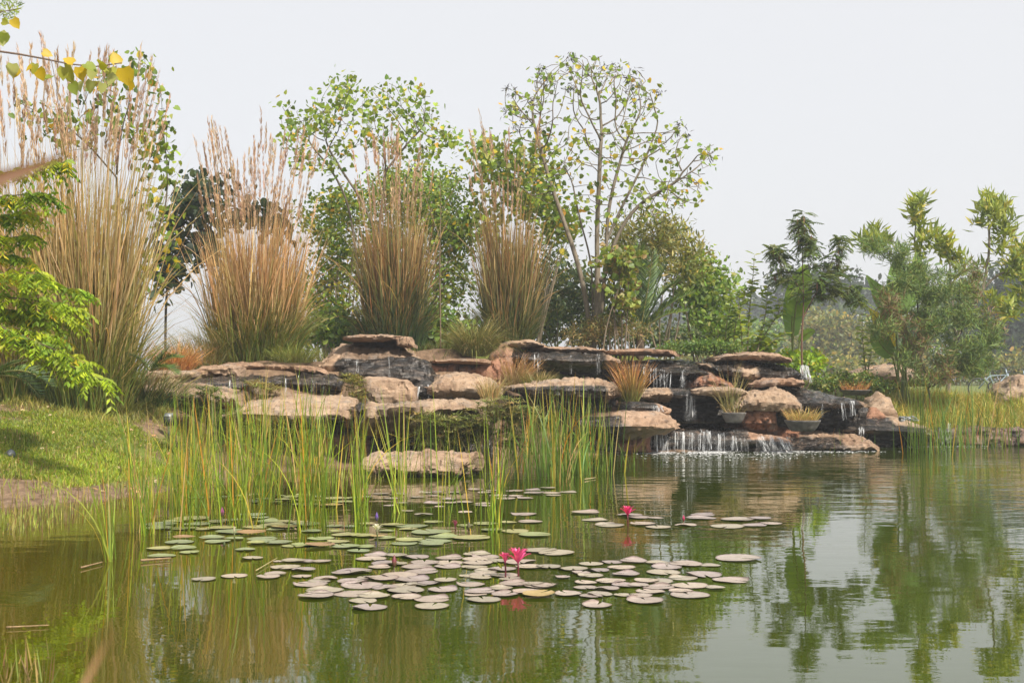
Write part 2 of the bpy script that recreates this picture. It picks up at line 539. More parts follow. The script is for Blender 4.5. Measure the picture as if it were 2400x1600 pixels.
# ------------------------------------------------------------------ terrain
_COLS = [
    (-60, [(-40, .4), (5, .4), (18, .6), (24, 1.2), (40, 1.6), (90, 1.5)]),
    (-8.2, [(-40, .4), (5, .35), (14, .35), (17, .42), (20, .75), (22.5, 1.2), (30, 1.6), (90, 1.5)]),
    (-6.6, [(-40, -.4), (9, -.4), (13.5, -.06), (15.8, .03), (17.3, .22), (18.3, .33), (21.5, .78), (23, .98), (24.5, 1.3), (27, 1.75), (90, 1.5)]),
    (-5.2, [(-40, -.6), (14, -.4), (17.0, -.05), (19.5, .10), (22.0, .22), (23.6, .45), (24.6, 1.0), (26, 1.5), (27, 2.0), (40, 2.0), (90, 1.5)]),
    (-3.8, [(-40, -.8), (18, -.4), (20.5, -.08), (23.0, .02), (24.2, .35), (24.8, .9), (25.9, 1.2), (27.4, 2.0), (40, 2.1), (90, 1.5)]),
    (-1.5, [(-40, -.9), (20, -.5), (22.5, -.1), (24.2, .0), (24.9, .75), (26.8, .95), (28.0, 1.6), (29.0, 2.35), (40, 2.4), (90, 1.6)]),
    (0.5, [(-40, -.9), (21, -.5), (26.3, -.1), (27.3, .3), (28.5, .8), (30.4, 1.5), (31.5, 2.35), (40, 2.4), (90, 1.6)]),
    (3, [(-40, -.9), (25, -.5), (28.0, -.02), (29.0, .25), (30.6, .7), (31.6, 1.3), (32.6, 2.25), (40, 2.3), (90, 1.5)]),
    (7, [(-40, -.9), (27, -.5), (29.4, -.05), (30.4, .3), (31.8, .95), (33.5, 1.6), (38, 1.75), (60, 1.5), (90, 1.2)]),
    (9.7, [(-40, -.9), (29, -.5), (31.2, -.05), (32.2, .3), (34, .85), (37, 1.35), (45, 1.5), (90, 1.2)]),
    (13, [(-40, -.9), (29.5, -.5), (31.6, .05), (32.6, .42), (35, .85), (38, .95), (50, .9), (90, 1.2)]),
    (60, [(-40, -.6), (29, -.4), (32, .1), (35, .8), (40, 1.3), (90, 1.2)]),
]
_CXS = np.array([c[0] for c in _COLS], float)

def ground_z(x, y):
    x = np.asarray(x, float); y = np.asarray(y, float)
    x, y = np.broadcast_arrays(x, y)
    H = np.stack([np.interp(y, [p[0] for p in c[1]], [p[1] for p in c[1]]) for c in _COLS], -1)
    i = np.clip(np.searchsorted(_CXS, x) - 1, 0, len(_CXS) - 2)
    t = np.clip((x - _CXS[i]) / (_CXS[i + 1] - _CXS[i]), 0, 1)
    t = t * t * (3 - 2 * t)
    a = np.take_along_axis(H, i[..., None], -1)[..., 0]; b = np.take_along_axis(H, i[..., None] + 1, -1)[..., 0]
    h = a * (1 - t) + b * t
    return h + 0.035 * np.sin(1.9 * x + 0.7 * y) * np.sin(1.3 * y - 0.8 * x) + 0.02 * np.sin(5.1 * x + 1.3) * np.sin(4.3 * y)

def on_ground(px, D):
    q = P(px, 800, D)
    return np.array([q[0], D, float(ground_z(q[0], D))])

xs = np.concatenate([np.linspace(-450, -70, 12), np.linspace(-60, -17, 24), np.arange(-16, 16.01, 0.2), np.linspace(17, 60, 24), np.linspace(70, 450, 12)])
ys = np.concatenate([np.linspace(-100, -10, 12), np.linspace(-8, 5.5, 12), np.arange(6, 42, 0.2), np.linspace(42.5, 90, 36), np.linspace(100, 640, 16)])
GX, GY = np.meshgrid(xs, ys)
GZ = ground_z(GX, GY)
nx, ny = len(xs), len(ys)
ii = (np.arange(ny - 1)[:, None] * nx + np.arange(nx - 1)[None])
GF = np.stack([ii, ii + 1, ii + nx + 1, ii + nx], -1).reshape(-1, 4)
# turf: the lawn on the left bank and the planted slopes; worn soil on the path through it
lawn = np.exp(-((GX + 7.2) / 2.6) ** 2) * np.exp(-((GY - 19.6) / 1.9) ** 2) * 1.1
lawn = np.maximum(lawn, 0.55 * (GY > 30)) + 0.15 - 0.5 * np.exp(-((GY - 21.2 + 0.25 * (GX + 7)) / 0.45) ** 2) * (GX < -4.5)
lawn = np.where((GX < -5.2) & (GY < 18.0), 0.05, lawn)
gr = link('ground', mesh('ground', np.stack([GX, GY, GZ], -1).reshape(-1, 3), GF, None, True, {'turf': lawn.ravel()}), M_GROUND)
tag(gr, 'sloping earth bank with worn soil and turf round the pond', 'ground', kind='structure')

wv = np.array([(-60, -40, 0), (60, -40, 0), (60, 33.5, 0), (-60, 33.5, 0)], float)
pond = link('pond_water', mesh('pond_water', wv, np.array([[0, 1, 2, 3]])), M_WATER)
tag(pond, 'calm murky green pond water reflecting trees and pale sky', 'water', kind='structure')

# ------------------------------------------------------------------ rocks
PROF = {
    'block': [(0.02, 0.92), (0.10, 1.0), (0.95, 1.0), (1.0, 0.5), (0.98, 0.0), (0.10, 0.0), (0.0, 0.12), (-0.01, 0.5)],
    'slope': [(0.0, 0.42), (0.10, 0.60), (0.45, 0.86), (0.8, 1.0), (1.0, 0.9), (1.0, 0.0), (0.22, 0.0), (0.06, 0.12)],
    'ledge': [(0.0, 0.56), (0.10, 0.70), (0.42, 0.95), (1.0, 1.0), (1.0, 0.0), (0.42, 0.0), (0.24, 0.12), (0.06, 0.28)],
    'boulder': [(0.0, 0.35), (0.04, 0.62), (0.22, 0.92), (0.5, 1.0), (0.85, 0.85), (1.0, 0.4), (0.9, 0.0), (0.15, 0.0)],
    'slab': [(0.0, 0.7), (0.08, 0.95), (0.5, 1.0), (1.0, 1.0), (1.0, 0.1), (0.5, 0.0), (0.12, 0.05), (0.03, 0.3)],
    'ramp': [(0.0, 0.24), (0.05, 0.36), (0.45, 0.74), (0.85, 1.0), (1.0, 0.96), (1.0, 0.0), (0.25, 0.0), (0.06, 0.06)],
    'under': [(0.0, 0.85), (0.10, 1.0), (1.0, 1.0), (1.0, 0.0), (0.55, 0.0), (0.35, 0.25), (0.12, 0.5)],
}

def loop_profile(pr, M, asp):
    p = np.asarray(pr, float)
    p = np.concatenate([p, p[:1]])
    for _ in range(2):
        a, b = p[:-1], p[1:]
        q = np.empty((2 * len(a), 2)); q[0::2] = a * .88 + b * .12; q[1::2] = a * .12 + b * .88
        p = np.concatenate([q, q[:1]])
    s = p * np.array([asp, 1.0])
    wgt = np.linalg.norm(np.diff(s, axis=0), axis=1)
    mid = (p[:-1, 0] + p[1:, 0]) / 2
    wgt = wgt * np.where(mid > 0.6, 0.35, 1.0)          # spend points on the side that is seen
    d = np.concatenate([[0], np.cumsum(wgt)])
    t = np.linspace(0, d[-1], M, endpoint=False)
    return np.stack([np.interp(t, d, p[:, 0]), np.interp(t, d, p[:, 1])], -1)

def rock(label, tops, bots, D, depth, prof='block', wet=(), wet0=0.0, red=0.0, seed=0, amp=0.07, strata=0.05, ends=12.0, cut=4, name='rock', cat='rock', group=None, D1=None, MM=54):
    rr = np.random.default_rng(seed + 100)
    tops = np.asarray(tops, float); bots = np.asarray(bots, float)
    x0, x1 = tops[0, 0], tops[-1, 0]
    ov = 0.045 * (x1 - x0) + 3                          # neighbouring slabs overlap a little
    x0, x1 = x0 - ov, x1 + ov
    wpx = x1 - x0
    NS = int(np.clip(wpx / 3.0, 22, 90))
    v = np.linspace(0, 1, NS)
    u = 0.35 * v + 0.65 * (0.5 - 0.5 * np.cos(math.pi * v))
    u = 0.004 + 0.992 * u
    px = x0 + u * wpx
    DD = np.full(NS, float(D)) if D1 is None else D + (D1 - D) * u
    T = P(px, np.interp(px, tops[:, 0], tops[:, 1]), DD)
    B = P(px, np.interp(px, bots[:, 0], bots[:, 1]), DD)
    zt, zb = T[:, 2], B[:, 2]
    H = float(np.mean(zt - zb))
    pr = loop_profile(PROF[prof], MM, depth / max(H, 0.05))
    e = (1 - np.abs(2 * u - 1) ** ends) ** (1 / ends)
    eh = 0.62 + 0.38 * e
    dpt = pr[None, :, 0]; hh = pr[None, :, 1]
    yoff = np.array([0.10 * depth * mnoise.noise(Vector((q * 0.9, seed * 3.1, 0))) for q in T[:, 0]])
    Y = DD[:, None] + yoff[:, None] + depth * (0.5 + (dpt - 0.5) * e[:, None]) - 0.0
    hc = 0.5 + (hh - 0.5) * eh[:, None]
    Z = zb[:, None] + hc * (zt - zb)[:, None]
    X = np.repeat(T[:, 0][:, None], MM, 1) * (Y / DD[:, None]) ** 0.0
    V = np.stack([X, Y, Z], -1)
    # random flats: push what stands proud of a few planes back onto them
    c = V.reshape(-1, 3).mean(0)
    ext = np.array([np.ptp(X), depth, H]) / 2
    for _ in range(cut):
        nrm = unit(np.array([rr.normal(0, 0.8), -abs(rr.normal(0.5, 0.4)), rr.normal(0.25, 0.6)]) / ext)
        sup = ((V - c) @ nrm).max()
        lim = sup * rr.uniform(0.82, 0.95)
        ex = np.maximum((V - c) @ nrm - lim, 0)
        V = V - ex[..., None] * nrm
    for sg in (-1, 1, -1, 1):                            # broken ends, each at its own slant
        nrm = unit(np.array([sg * 1.0, rr.normal(-.25, .45), rr.normal(0.05, .35)]) / np.array([1.0, 1.0, 1.0]))
        sup = ((V - c) @ nrm).max()
        lim = sup - rr.uniform(.03, .14) * min(depth, ext[0])
        ex = np.maximum((V - c) @ nrm - lim, 0)
        V = V - ex[..., None] * nrm * 0.9
    # normals
    du = np.gradient(V, axis=0)
    dv = np.roll(V, -1, 1) - np.roll(V, 1, 1)
    nr = unit(np.cross(dv, du))
    if np.mean(((V - c) * nr).sum(-1)) < 0:
        nr = -nr
    flat = V.reshape(-1, 3)
    dsp = np.empty(len(flat))
    sc = 1.0 / max(0.35, min(H, 1.2))
    sv = Vector((seed * 7.3, seed * 1.7, seed * 4.1))
    for k, q in enumerate(flat):
        p = Vector(q)
        w_ = p + sv
        n1 = mnoise.fractal(w_ * (1.5 * sc), 0.9, 2.1, 5)
        st = mnoise.noise(Vector((w_.x * 0.6, w_.y * 0.6, w_.z * 9.0)))
        wp = w_ + 0.22 * mnoise.noise_vector(w_ * 1.7)
        ce = mnoise.noise(Vector((wp.x * 1.5, wp.y * 1.5, wp.z * 5.0)), noise_basis='CELLNOISE')
        ce2 = mnoise.noise(Vector((wp.x * 3.4 + 9, wp.y * 3.4, wp.z * 11.0)), noise_basis='CELLNOISE')
        cr = abs(mnoise.noise(w_ * 2.3 * sc))
        dsp[k] = amp * .75 * n1 + strata * (math.copysign(abs(st) ** 0.5, st)) * 0.35 + amp * (.45 * ce + .15 * ce2) - amp * 0.9 * max(0, 0.10 - cr) / 0.10
    dsp = dsp.reshape(NS, MM)
    tap = np.clip(np.minimum(u, 1 - u)[:, None] * 12, 0.25, 1)
    V = V + nr * (dsp * tap)[..., None]
    caps = np.stack([V[0].mean(0), V[-1].mean(0)])
    flat = np.concatenate([V.reshape(-1, 3), caps])
    i = np.arange(NS - 1)[:, None] * MM; j = np.arange(MM)[None]; j2 = (j + 1) % MM
    F = np.stack([i + j, i + MM + j, i + MM + j2, i + j2], -1).reshape(-1, 4)
    a = NS * MM; q = np.arange(MM); q2 = (q + 1) % MM
    F2 = np.concatenate([np.stack([np.full(MM, a), q, q2], -1), np.stack([np.full(MM, a + 1), (NS - 1) * MM + q2, (NS - 1) * MM + q], -1)])
    WT = np.full((NS, MM), wet0, float)
    hrel = (V[..., 2] - zb[:, None]) / np.maximum(zt - zb, 0.05)[:, None]
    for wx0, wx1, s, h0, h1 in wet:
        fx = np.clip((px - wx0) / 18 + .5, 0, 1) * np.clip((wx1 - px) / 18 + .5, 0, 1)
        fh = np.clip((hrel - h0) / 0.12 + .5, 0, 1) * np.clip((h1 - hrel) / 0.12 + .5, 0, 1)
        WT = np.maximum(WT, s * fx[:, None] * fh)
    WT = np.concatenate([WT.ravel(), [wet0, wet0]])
    base = np.array([T[:, 0].mean(), D + depth / 2, zb.min()])
    o = link(name, mesh(name, flat - base, [F, F2], None, False, {'wet': WT, 'red': np.full(len(flat), red)}), M_ROCK, None, base)
    o.data.polygons.foreach_set('use_smooth', np.ones(len(o.data.polygons), bool))
    o.data.set_sharp_from_angle(angle=math.radians(34))
    return tag(o, label, cat, group)

ALL = -1, 9999
def R(*a, **k): return rock(*a, **k)
W = lambda a, b, s=1.0, h0=-1, h1=2: (a, b, s, h0, h1)
# --- left terrace
R('flat tan ledge rock with dark face at the left end of the cascade', [(312, 893), (350, 886), (430, 898), (500, 905), (545, 918)], [(312, 935), (345, 952), (430, 962), (500, 965), (545, 958)], 23.3, 2.2, 'ledge', [W(330, 470, .75, -1, .62), W(330, 560, .5, .78, .95)], seed=1)
R('brown foundation rock under the left end ledge', [(335, 945), (440, 955), (560, 960), (760, 975)], [(335, 1075), (440, 1085), (560, 1095), (760, 1100)], 23.9, 1.6, 'block', [W(335, 760, .85)], red=.5, seed=2, amp=.12)
R('tan weathered stone behind the left end ledge', [(322, 872), (360, 868), (400, 872), (446, 869)], [(322, 893), (446, 893)], 24.6, 1.4, 'slab', seed=3, amp=.04, ends=9)
R('pale broken cap stone beside the orange grass', [(440, 868), (480, 856), (520, 853), (545, 858)], [(440, 884), (545, 884)], 25.2, 1.2, 'slab', seed=4, amp=.05, red=.15, ends=9)
R('shallow dark basin stone with trickling water on the left', [(395, 892), (450, 884), (520, 880), (575, 884)], [(395, 915), (575, 925)], 24.3, 1.2, 'slope', [W(380, 590, .8)], seed=5, amp=.03)
R('long ragged tan cap slab above the black ledge on the left', [(505, 858), (540, 852), (620, 850), (690, 851), (745, 862), (765, 876)], [(505, 876), (600, 868), (690, 870), (765, 878)], 26.6, 1.6, 'slab', seed=6, amp=.05, red=.3, ends=9)
R('black wet ledge with dribbling water under the long tan slab', [(560, 876), (600, 870), (700, 872), (770, 875), (800, 886)], [(560, 915), (640, 926), (740, 930), (800, 925)], 25.9, 1.8, 'ledge', [W(540, 820, 1.0)], seed=7, amp=.05)
R('big peaked rock with tan left shoulder and black wet face', [(716, 868), (735, 815), (760, 800), (815, 792), (930, 791), (955, 812), (985, 842), (1008, 870)], [(716, 890), (800, 895), (900, 900), (1008, 900)], 27.0, 2.4, 'slope', [W(782, 985, 1.0, -1, .55), W(795, 960, .5, .5, .9)], red=.12, seed=8, amp=.07, ends=8, MM=52)
R('rounded black wet rock below the peaked rock', [(800, 862), (850, 846), (910, 836), (960, 834), (1005, 850), (1015, 875)], [(800, 890), (900, 905), (1015, 915)], 26.4, 1.4, 'boulder', [W(780, 1030, 1.0)], seed=9, amp=.06)
R('ragged pink cap slab crowning the peaked rock', [(806, 786), (850, 783), (900, 783), (934, 786)], [(806, 796), (870, 798), (934, 797)], 27.2, 1.9, 'slab', seed=10, amp=.035, red=.25, ends=12)
R('tan stump of rock right of the crowning cap slab', [(932, 792), (945, 787), (960, 790), (967, 806)], [(932, 810), (967, 815)], 27.3, 1.2, 'block', seed=11, amp=.04, red=.15)
R('square tan boulder standing in the upper pool', [(842, 892), (860, 884), (905, 886), (950, 890), (966, 905)], [(842, 950), (900, 954), (966, 952)], 25.2, 1.1, 'block', [W(840, 968, .35, -1, .12)], red=.1, seed=12, amp=.04, ends=9, strata=.02)
R('broad sloping tan slab behind the tall reeds', [(520, 962), (560, 930), (640, 925), (760, 926), (808, 940), (822, 958)], [(520, 990), (640, 1000), (740, 1002), (822, 985)], 22.9, 2.0, 'slope', [W(650, 800, .8, -1, .36)], seed=13, amp=.05)
R('grey streaked overhanging rock at the rim of the upper pool', [(806, 962), (830, 952), (900, 952), (1000, 946), (1080, 944), (1135, 950)], [(806, 1010), (840, 1030), (900, 1036), (950, 1030), (1050, 1020), (1135, 1012)], 22.6, 2.2, 'under', [W(800, 850, .75), W(880, 1000, .42), W(1000, 1140, .55, -1, .8)], seed=14, amp=.08)
R('brown rock wall under the overhanging rock', [(690, 1000), (850, 1010), (1000, 1015), (1150, 1010)], [(690, 1105), (850, 1110), (1000, 1110), (1150, 1100)], 23.8, 1.2, 'block', [W(860, 1160, .9)], red=.4, seed=15, amp=.12)
R('low rounded tan rock like a log at the waterline', [(848, 1075), (870, 1062), (950, 1060), (1060, 1064), (1125, 1062), (1132, 1080)], [(848, 1110), (950, 1122), (1060, 1120), (1132, 1105)], 20.6, 1.1, 'boulder', [W(845, 1135, .6, -1, .2)], red=.1, seed=16, amp=.06, strata=.07)
R('angular tan boulder in the middle of the upper pool', [(1000, 905), (1030, 876), (1060, 866), (1110, 874), (1150, 884), (1168, 910)], [(1000, 925), (1040, 936), (1110, 936), (1168, 925)], 25.6, 1.5, 'boulder', [], red=.05, seed=17, amp=.05, cut=7, strata=.02)
R('small black wet rock left of the angular boulder', [(960, 905), (985, 893), (1008, 896), (1015, 912)], [(960, 935), (1015, 938)], 25.9, .8, 'boulder', [W(950, 1020, 1.0)], seed=18, amp=.05)
R('thin ragged cap slab between peaked rock and grass mound', [(1012, 844), (1050, 839), (1100, 838), (1142, 843)], [(1012, 852), (1142, 855)], 28.0, 1.6, 'slab', seed=19, amp=.03, red=.25, ends=12)
R('reddish recessed rock below the thin cap slab', [(990, 862), (1050, 853), (1150, 855), (1182, 848)], [(990, 925), (1182, 925)], 28.3, 1.2, 'block', [W(1050, 1120, .5)], red=.9, seed=20, amp=.12)
R('pink rock shoulder left of the upper fall', [(1140, 850), (1160, 815), (1185, 800), (1200, 806)], [(1140, 905), (1200, 905)], 29.2, 1.8, 'slope', [], red=.6, seed=21, amp=.07)
# --- middle upper ledges
R('pale ragged cap slab left above the upper fall', [(1176, 800), (1200, 797), (1250, 795), (1270, 803)], [(1176, 812), (1230, 815), (1270, 812)], 30.2, 1.6, 'slab', seed=22, amp=.05, red=.1, ends=9)
R('low pink cap stone over the long black ledge', [(1255, 806), (1300, 812), (1380, 813), (1425, 820)], [(1255, 822), (1425, 828)], 30.6, 1.6, 'slab', seed=23, amp=.04, red=.35, ends=9)
R('long black wet ledge of the upper fall with tan right tip', [(1178, 824), (1250, 818), (1350, 822), (1420, 824), (1450, 838)], [(1178, 850), (1260, 868), (1380, 872), (1450, 858)], 29.8, 1.8, 'ledge', [W(1170, 1422, 1.0)], red=.1, seed=24, amp=.05)
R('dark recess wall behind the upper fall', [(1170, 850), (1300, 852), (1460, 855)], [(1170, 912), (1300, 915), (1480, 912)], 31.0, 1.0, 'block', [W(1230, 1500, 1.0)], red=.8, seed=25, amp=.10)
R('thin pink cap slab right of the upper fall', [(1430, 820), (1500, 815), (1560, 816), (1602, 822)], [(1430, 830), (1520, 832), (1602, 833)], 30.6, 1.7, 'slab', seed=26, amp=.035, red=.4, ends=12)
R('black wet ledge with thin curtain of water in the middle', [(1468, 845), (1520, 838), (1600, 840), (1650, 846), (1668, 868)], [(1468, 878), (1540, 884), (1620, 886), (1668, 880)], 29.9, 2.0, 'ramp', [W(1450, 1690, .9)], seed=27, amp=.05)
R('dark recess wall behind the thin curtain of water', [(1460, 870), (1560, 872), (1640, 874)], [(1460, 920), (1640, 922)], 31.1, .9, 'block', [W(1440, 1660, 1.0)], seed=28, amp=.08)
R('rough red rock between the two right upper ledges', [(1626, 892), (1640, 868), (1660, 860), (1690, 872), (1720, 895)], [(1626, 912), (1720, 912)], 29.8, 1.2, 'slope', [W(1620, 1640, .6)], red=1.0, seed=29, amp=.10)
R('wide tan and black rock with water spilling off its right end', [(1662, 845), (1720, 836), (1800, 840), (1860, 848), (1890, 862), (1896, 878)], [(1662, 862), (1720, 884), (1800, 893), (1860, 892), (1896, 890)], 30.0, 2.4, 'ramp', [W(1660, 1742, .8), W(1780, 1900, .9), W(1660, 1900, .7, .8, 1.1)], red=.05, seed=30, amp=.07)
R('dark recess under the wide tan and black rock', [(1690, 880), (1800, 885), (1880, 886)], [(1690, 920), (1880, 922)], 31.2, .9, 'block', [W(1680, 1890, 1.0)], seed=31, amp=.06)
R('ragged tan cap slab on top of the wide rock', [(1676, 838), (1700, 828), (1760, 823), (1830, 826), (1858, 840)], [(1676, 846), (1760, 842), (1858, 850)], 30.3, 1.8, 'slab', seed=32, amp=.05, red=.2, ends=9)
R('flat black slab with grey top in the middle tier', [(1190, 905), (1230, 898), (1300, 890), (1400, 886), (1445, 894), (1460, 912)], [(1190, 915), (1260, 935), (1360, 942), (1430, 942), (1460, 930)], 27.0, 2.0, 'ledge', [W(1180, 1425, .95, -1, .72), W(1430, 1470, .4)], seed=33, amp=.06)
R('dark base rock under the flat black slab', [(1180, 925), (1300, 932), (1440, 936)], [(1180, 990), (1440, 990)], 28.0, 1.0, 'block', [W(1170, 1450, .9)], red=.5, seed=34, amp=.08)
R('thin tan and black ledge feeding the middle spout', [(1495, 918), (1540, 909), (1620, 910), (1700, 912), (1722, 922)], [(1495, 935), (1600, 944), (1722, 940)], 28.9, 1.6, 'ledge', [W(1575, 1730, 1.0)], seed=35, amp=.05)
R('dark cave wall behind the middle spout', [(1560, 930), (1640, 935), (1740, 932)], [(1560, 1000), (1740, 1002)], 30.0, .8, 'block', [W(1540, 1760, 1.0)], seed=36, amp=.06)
R('flat tan stone lying beside the middle grass tuft', [(1634, 914), (1670, 906), (1730, 908), (1758, 918)], [(1634, 922), (1690, 928), (1758, 928)], 28.5, .9, 'slab', seed=37, amp=.04)
R('small wet step with a white trickle above the tan slab', [(1436, 950), (1480, 944), (1540, 946), (1568, 956)], [(1436, 970), (1568, 974)], 27.6, 1.3, 'slab', [W(1430, 1545, .85)], red=.3, seed=38, amp=.04)
R('jutting tan slab with black wet left half', [(1340, 972), (1400, 966), (1480, 962), (1560, 964), (1588, 976), (1592, 995)], [(1340, 1020), (1420, 1035), (1500, 1032), (1560, 1022), (1592, 1008)], 26.6, 1.9, 'ledge', [W(1330, 1462, 1.0, -1, .85), W(1330, 1440, .6, .8, 2)], red=.2, seed=39, amp=.05, strata=.03)
R('red rock footing under the jutting tan slab', [(1330, 1020), (1440, 1022), (1520, 1018)], [(1330, 1085), (1440, 1072), (1520, 1064)], 27.5, .9, 'block', [W(1330, 1450, .9), W(1440, 1520, .5, -1, .3)], red=.9, seed=40, amp=.08)
# --- right tier
R('turtle shaped tan rock capping the red stump', [(1718, 950), (1740, 925), (1790, 906), (1830, 908), (1870, 930), (1885, 950)], [(1718, 955), (1770, 965), (1830, 968), (1885, 962)], 28.3, 1.4, 'boulder', [], red=.02, seed=41, amp=.06, cut=5)
R('ragged pink slab resting on the turtle shaped rock', [(1778, 900), (1800, 888), (1850, 885), (1888, 892)], [(1778, 908), (1830, 906), (1888, 903)], 29.0, 1.3, 'slab', seed=42, amp=.05, red=.4, ends=9)
R('broad wet slate slab sloping right from the turtle shaped rock', [(1820, 912), (1870, 904), (1930, 908), (2000, 925), (2040, 935), (2048, 948)], [(1820, 962), (1900, 958), (1980, 955), (2048, 955)], 28.6, 2.4, 'ramp', [W(1800, 2030, .85)], seed=43, amp=.05)
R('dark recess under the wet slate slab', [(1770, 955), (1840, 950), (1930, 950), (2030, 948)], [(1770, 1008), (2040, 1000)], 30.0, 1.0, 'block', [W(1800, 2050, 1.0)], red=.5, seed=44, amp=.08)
R('red rock stump under the turtle shaped rock', [(1742, 962), (1770, 955), (1800, 958), (1818, 968)], [(1742, 1008), (1818, 1010)], 28.7, .9, 'block', [], red=1.0, seed=45, amp=.08, strata=.02)
R('dark lower ledge with the lowest white falls', [(1498, 1012), (1540, 1000), (1650, 998), (1760, 1008), (1830, 1018), (1862, 1030)], [(1498, 1062), (1600, 1062), (1750, 1060), (1862, 1058)], 28.0, 1.8, 'ledge', [W(1490, 1760, .8), W(1490, 1870, .95, -1, .6)], red=.5, seed=46, amp=.05)
R('red brown shelf behind the lowest falls', [(1660, 1000), (1720, 995), (1800, 998), (1880, 1010)], [(1660, 1018), (1880, 1030)], 28.9, 1.2, 'slab', [W(1650, 1740, .4)], red=.9, seed=47, amp=.05)
R('low dark slab sloping into the pond right of the falls', [(1770, 1040), (1800, 1018), (1880, 1012), (1990, 1016), (2060, 1026), (2070, 1040)], [(1770, 1058), (1880, 1062), (2000, 1062), (2070, 1050)], 28.2, 2.0, 'ramp', [W(1780, 1990, .8, -1, .75), W(1990, 2070, .4, -1, .5)], red=.15, seed=48, amp=.06)
R('long flat black slab at the right shore', [(1925, 992), (1950, 978), (2030, 974), (2120, 976), (2180, 988), (2210, 1005)], [(1925, 1010), (2000, 1020), (2100, 1022), (2210, 1025)], 29.6, 2.2, 'ramp', [W(1900, 2120, .85), W(1900, 2230, .95, -1, .55)], seed=49, amp=.05)
R('dark footing under the long black slab', [(1960, 1010), (2080, 1012), (2230, 1005)], [(1960, 1056), (2080, 1052), (2230, 1048)], 30.4, 1.0, 'block', [W(1950, 2240, .95)], red=.4, seed=50, amp=.07)
R('brown rock edging at the right end of the shore', [(2225, 1012), (2280, 1004), (2350, 1002), (2450, 1006)], [(2225, 1050), (2300, 1048), (2450, 1046)], 30.6, 1.2, 'block', [W(2220, 2460, .6)], red=.6, seed=51, amp=.08)
R('large smooth tan boulder in front of the seated people', [(2002, 872), (2040, 858), (2090, 853), (2140, 856), (2175, 880)], [(2002, 890), (2080, 900), (2175, 905)], 36.0, 1.8, 'boulder', [], red=.1, seed=52, amp=.06, strata=.02)
R('small buried brown stone beside the right bowl', [(1985, 905), (2010, 895), (2035, 898), (2042, 910)], [(1985, 918), (2042, 920)], 34.5, .7, 'boulder', [], red=.3, seed=53, amp=.05)
R('leaning pale stone left of the right reeds', [(2036, 968), (2050, 935), (2078, 917), (2098, 926), (2108, 965)], [(2036, 985), (2108, 985)], 31.6, 1.1, 'slope', [], red=.05, seed=64, amp=.045)
R('tan boulder cut by the right edge of the frame', [(2345, 940), (2365, 895), (2400, 877), (2470, 880), (2490, 930)], [(2345, 955), (2490, 960)], 34.5, 1.6, 'boulder', [], seed=55, amp=.07)
R('red stone wedged under the wet slate slab', [(2030, 985), (2045, 958), (2062, 952), (2075, 972)], [(2030, 992), (2075, 994)], 30.8, .7, 'boulder', [], red=.8, seed=56, amp=.05)

R('pale low stone rim along the foot of the lawn', [(-80, 1112), (0, 1106), (70, 1102), (140, 1098), (175, 1104)], [(-80, 1136), (70, 1130), (175, 1116)], 17.6, .5, 'slab', [], red=.05, seed=57, amp=.03, D1=18.3)
# --- basin water
def pool(label, pts, D0, D1, z):
    a = P(pts[0], 900, D0)[0]; b = P(pts[1], 900, D0)[0]
    c = P(pts[0], 900, D1)[0]; d = P(pts[1], 900, D1)[0]
    V = np.array([(a, D0, z), (b, D0, z), (d, D1, z), (c, D1, z)])
    o = link('pool_water', mesh('pool_water', V, np.array([[0, 1, 2, 3]])), M_POOL)
    return tag(o, label, 'water', kind='structure')
pool('still brown water of the upper pool behind the overhanging rock', (800, 1190), 23.6, 27.9, float(P(900, 951, 24.4)[2]))
pool('shallow water at the foot of the middle spout', (1480, 1860), 28.4, 30.2, float(P(1600, 988, 29.2)[2]))
pool('shallow wet basin under the thin curtain of water', (1440, 1700), 29.4, 31.3, float(P(1500, 914, 30.4)[2]))

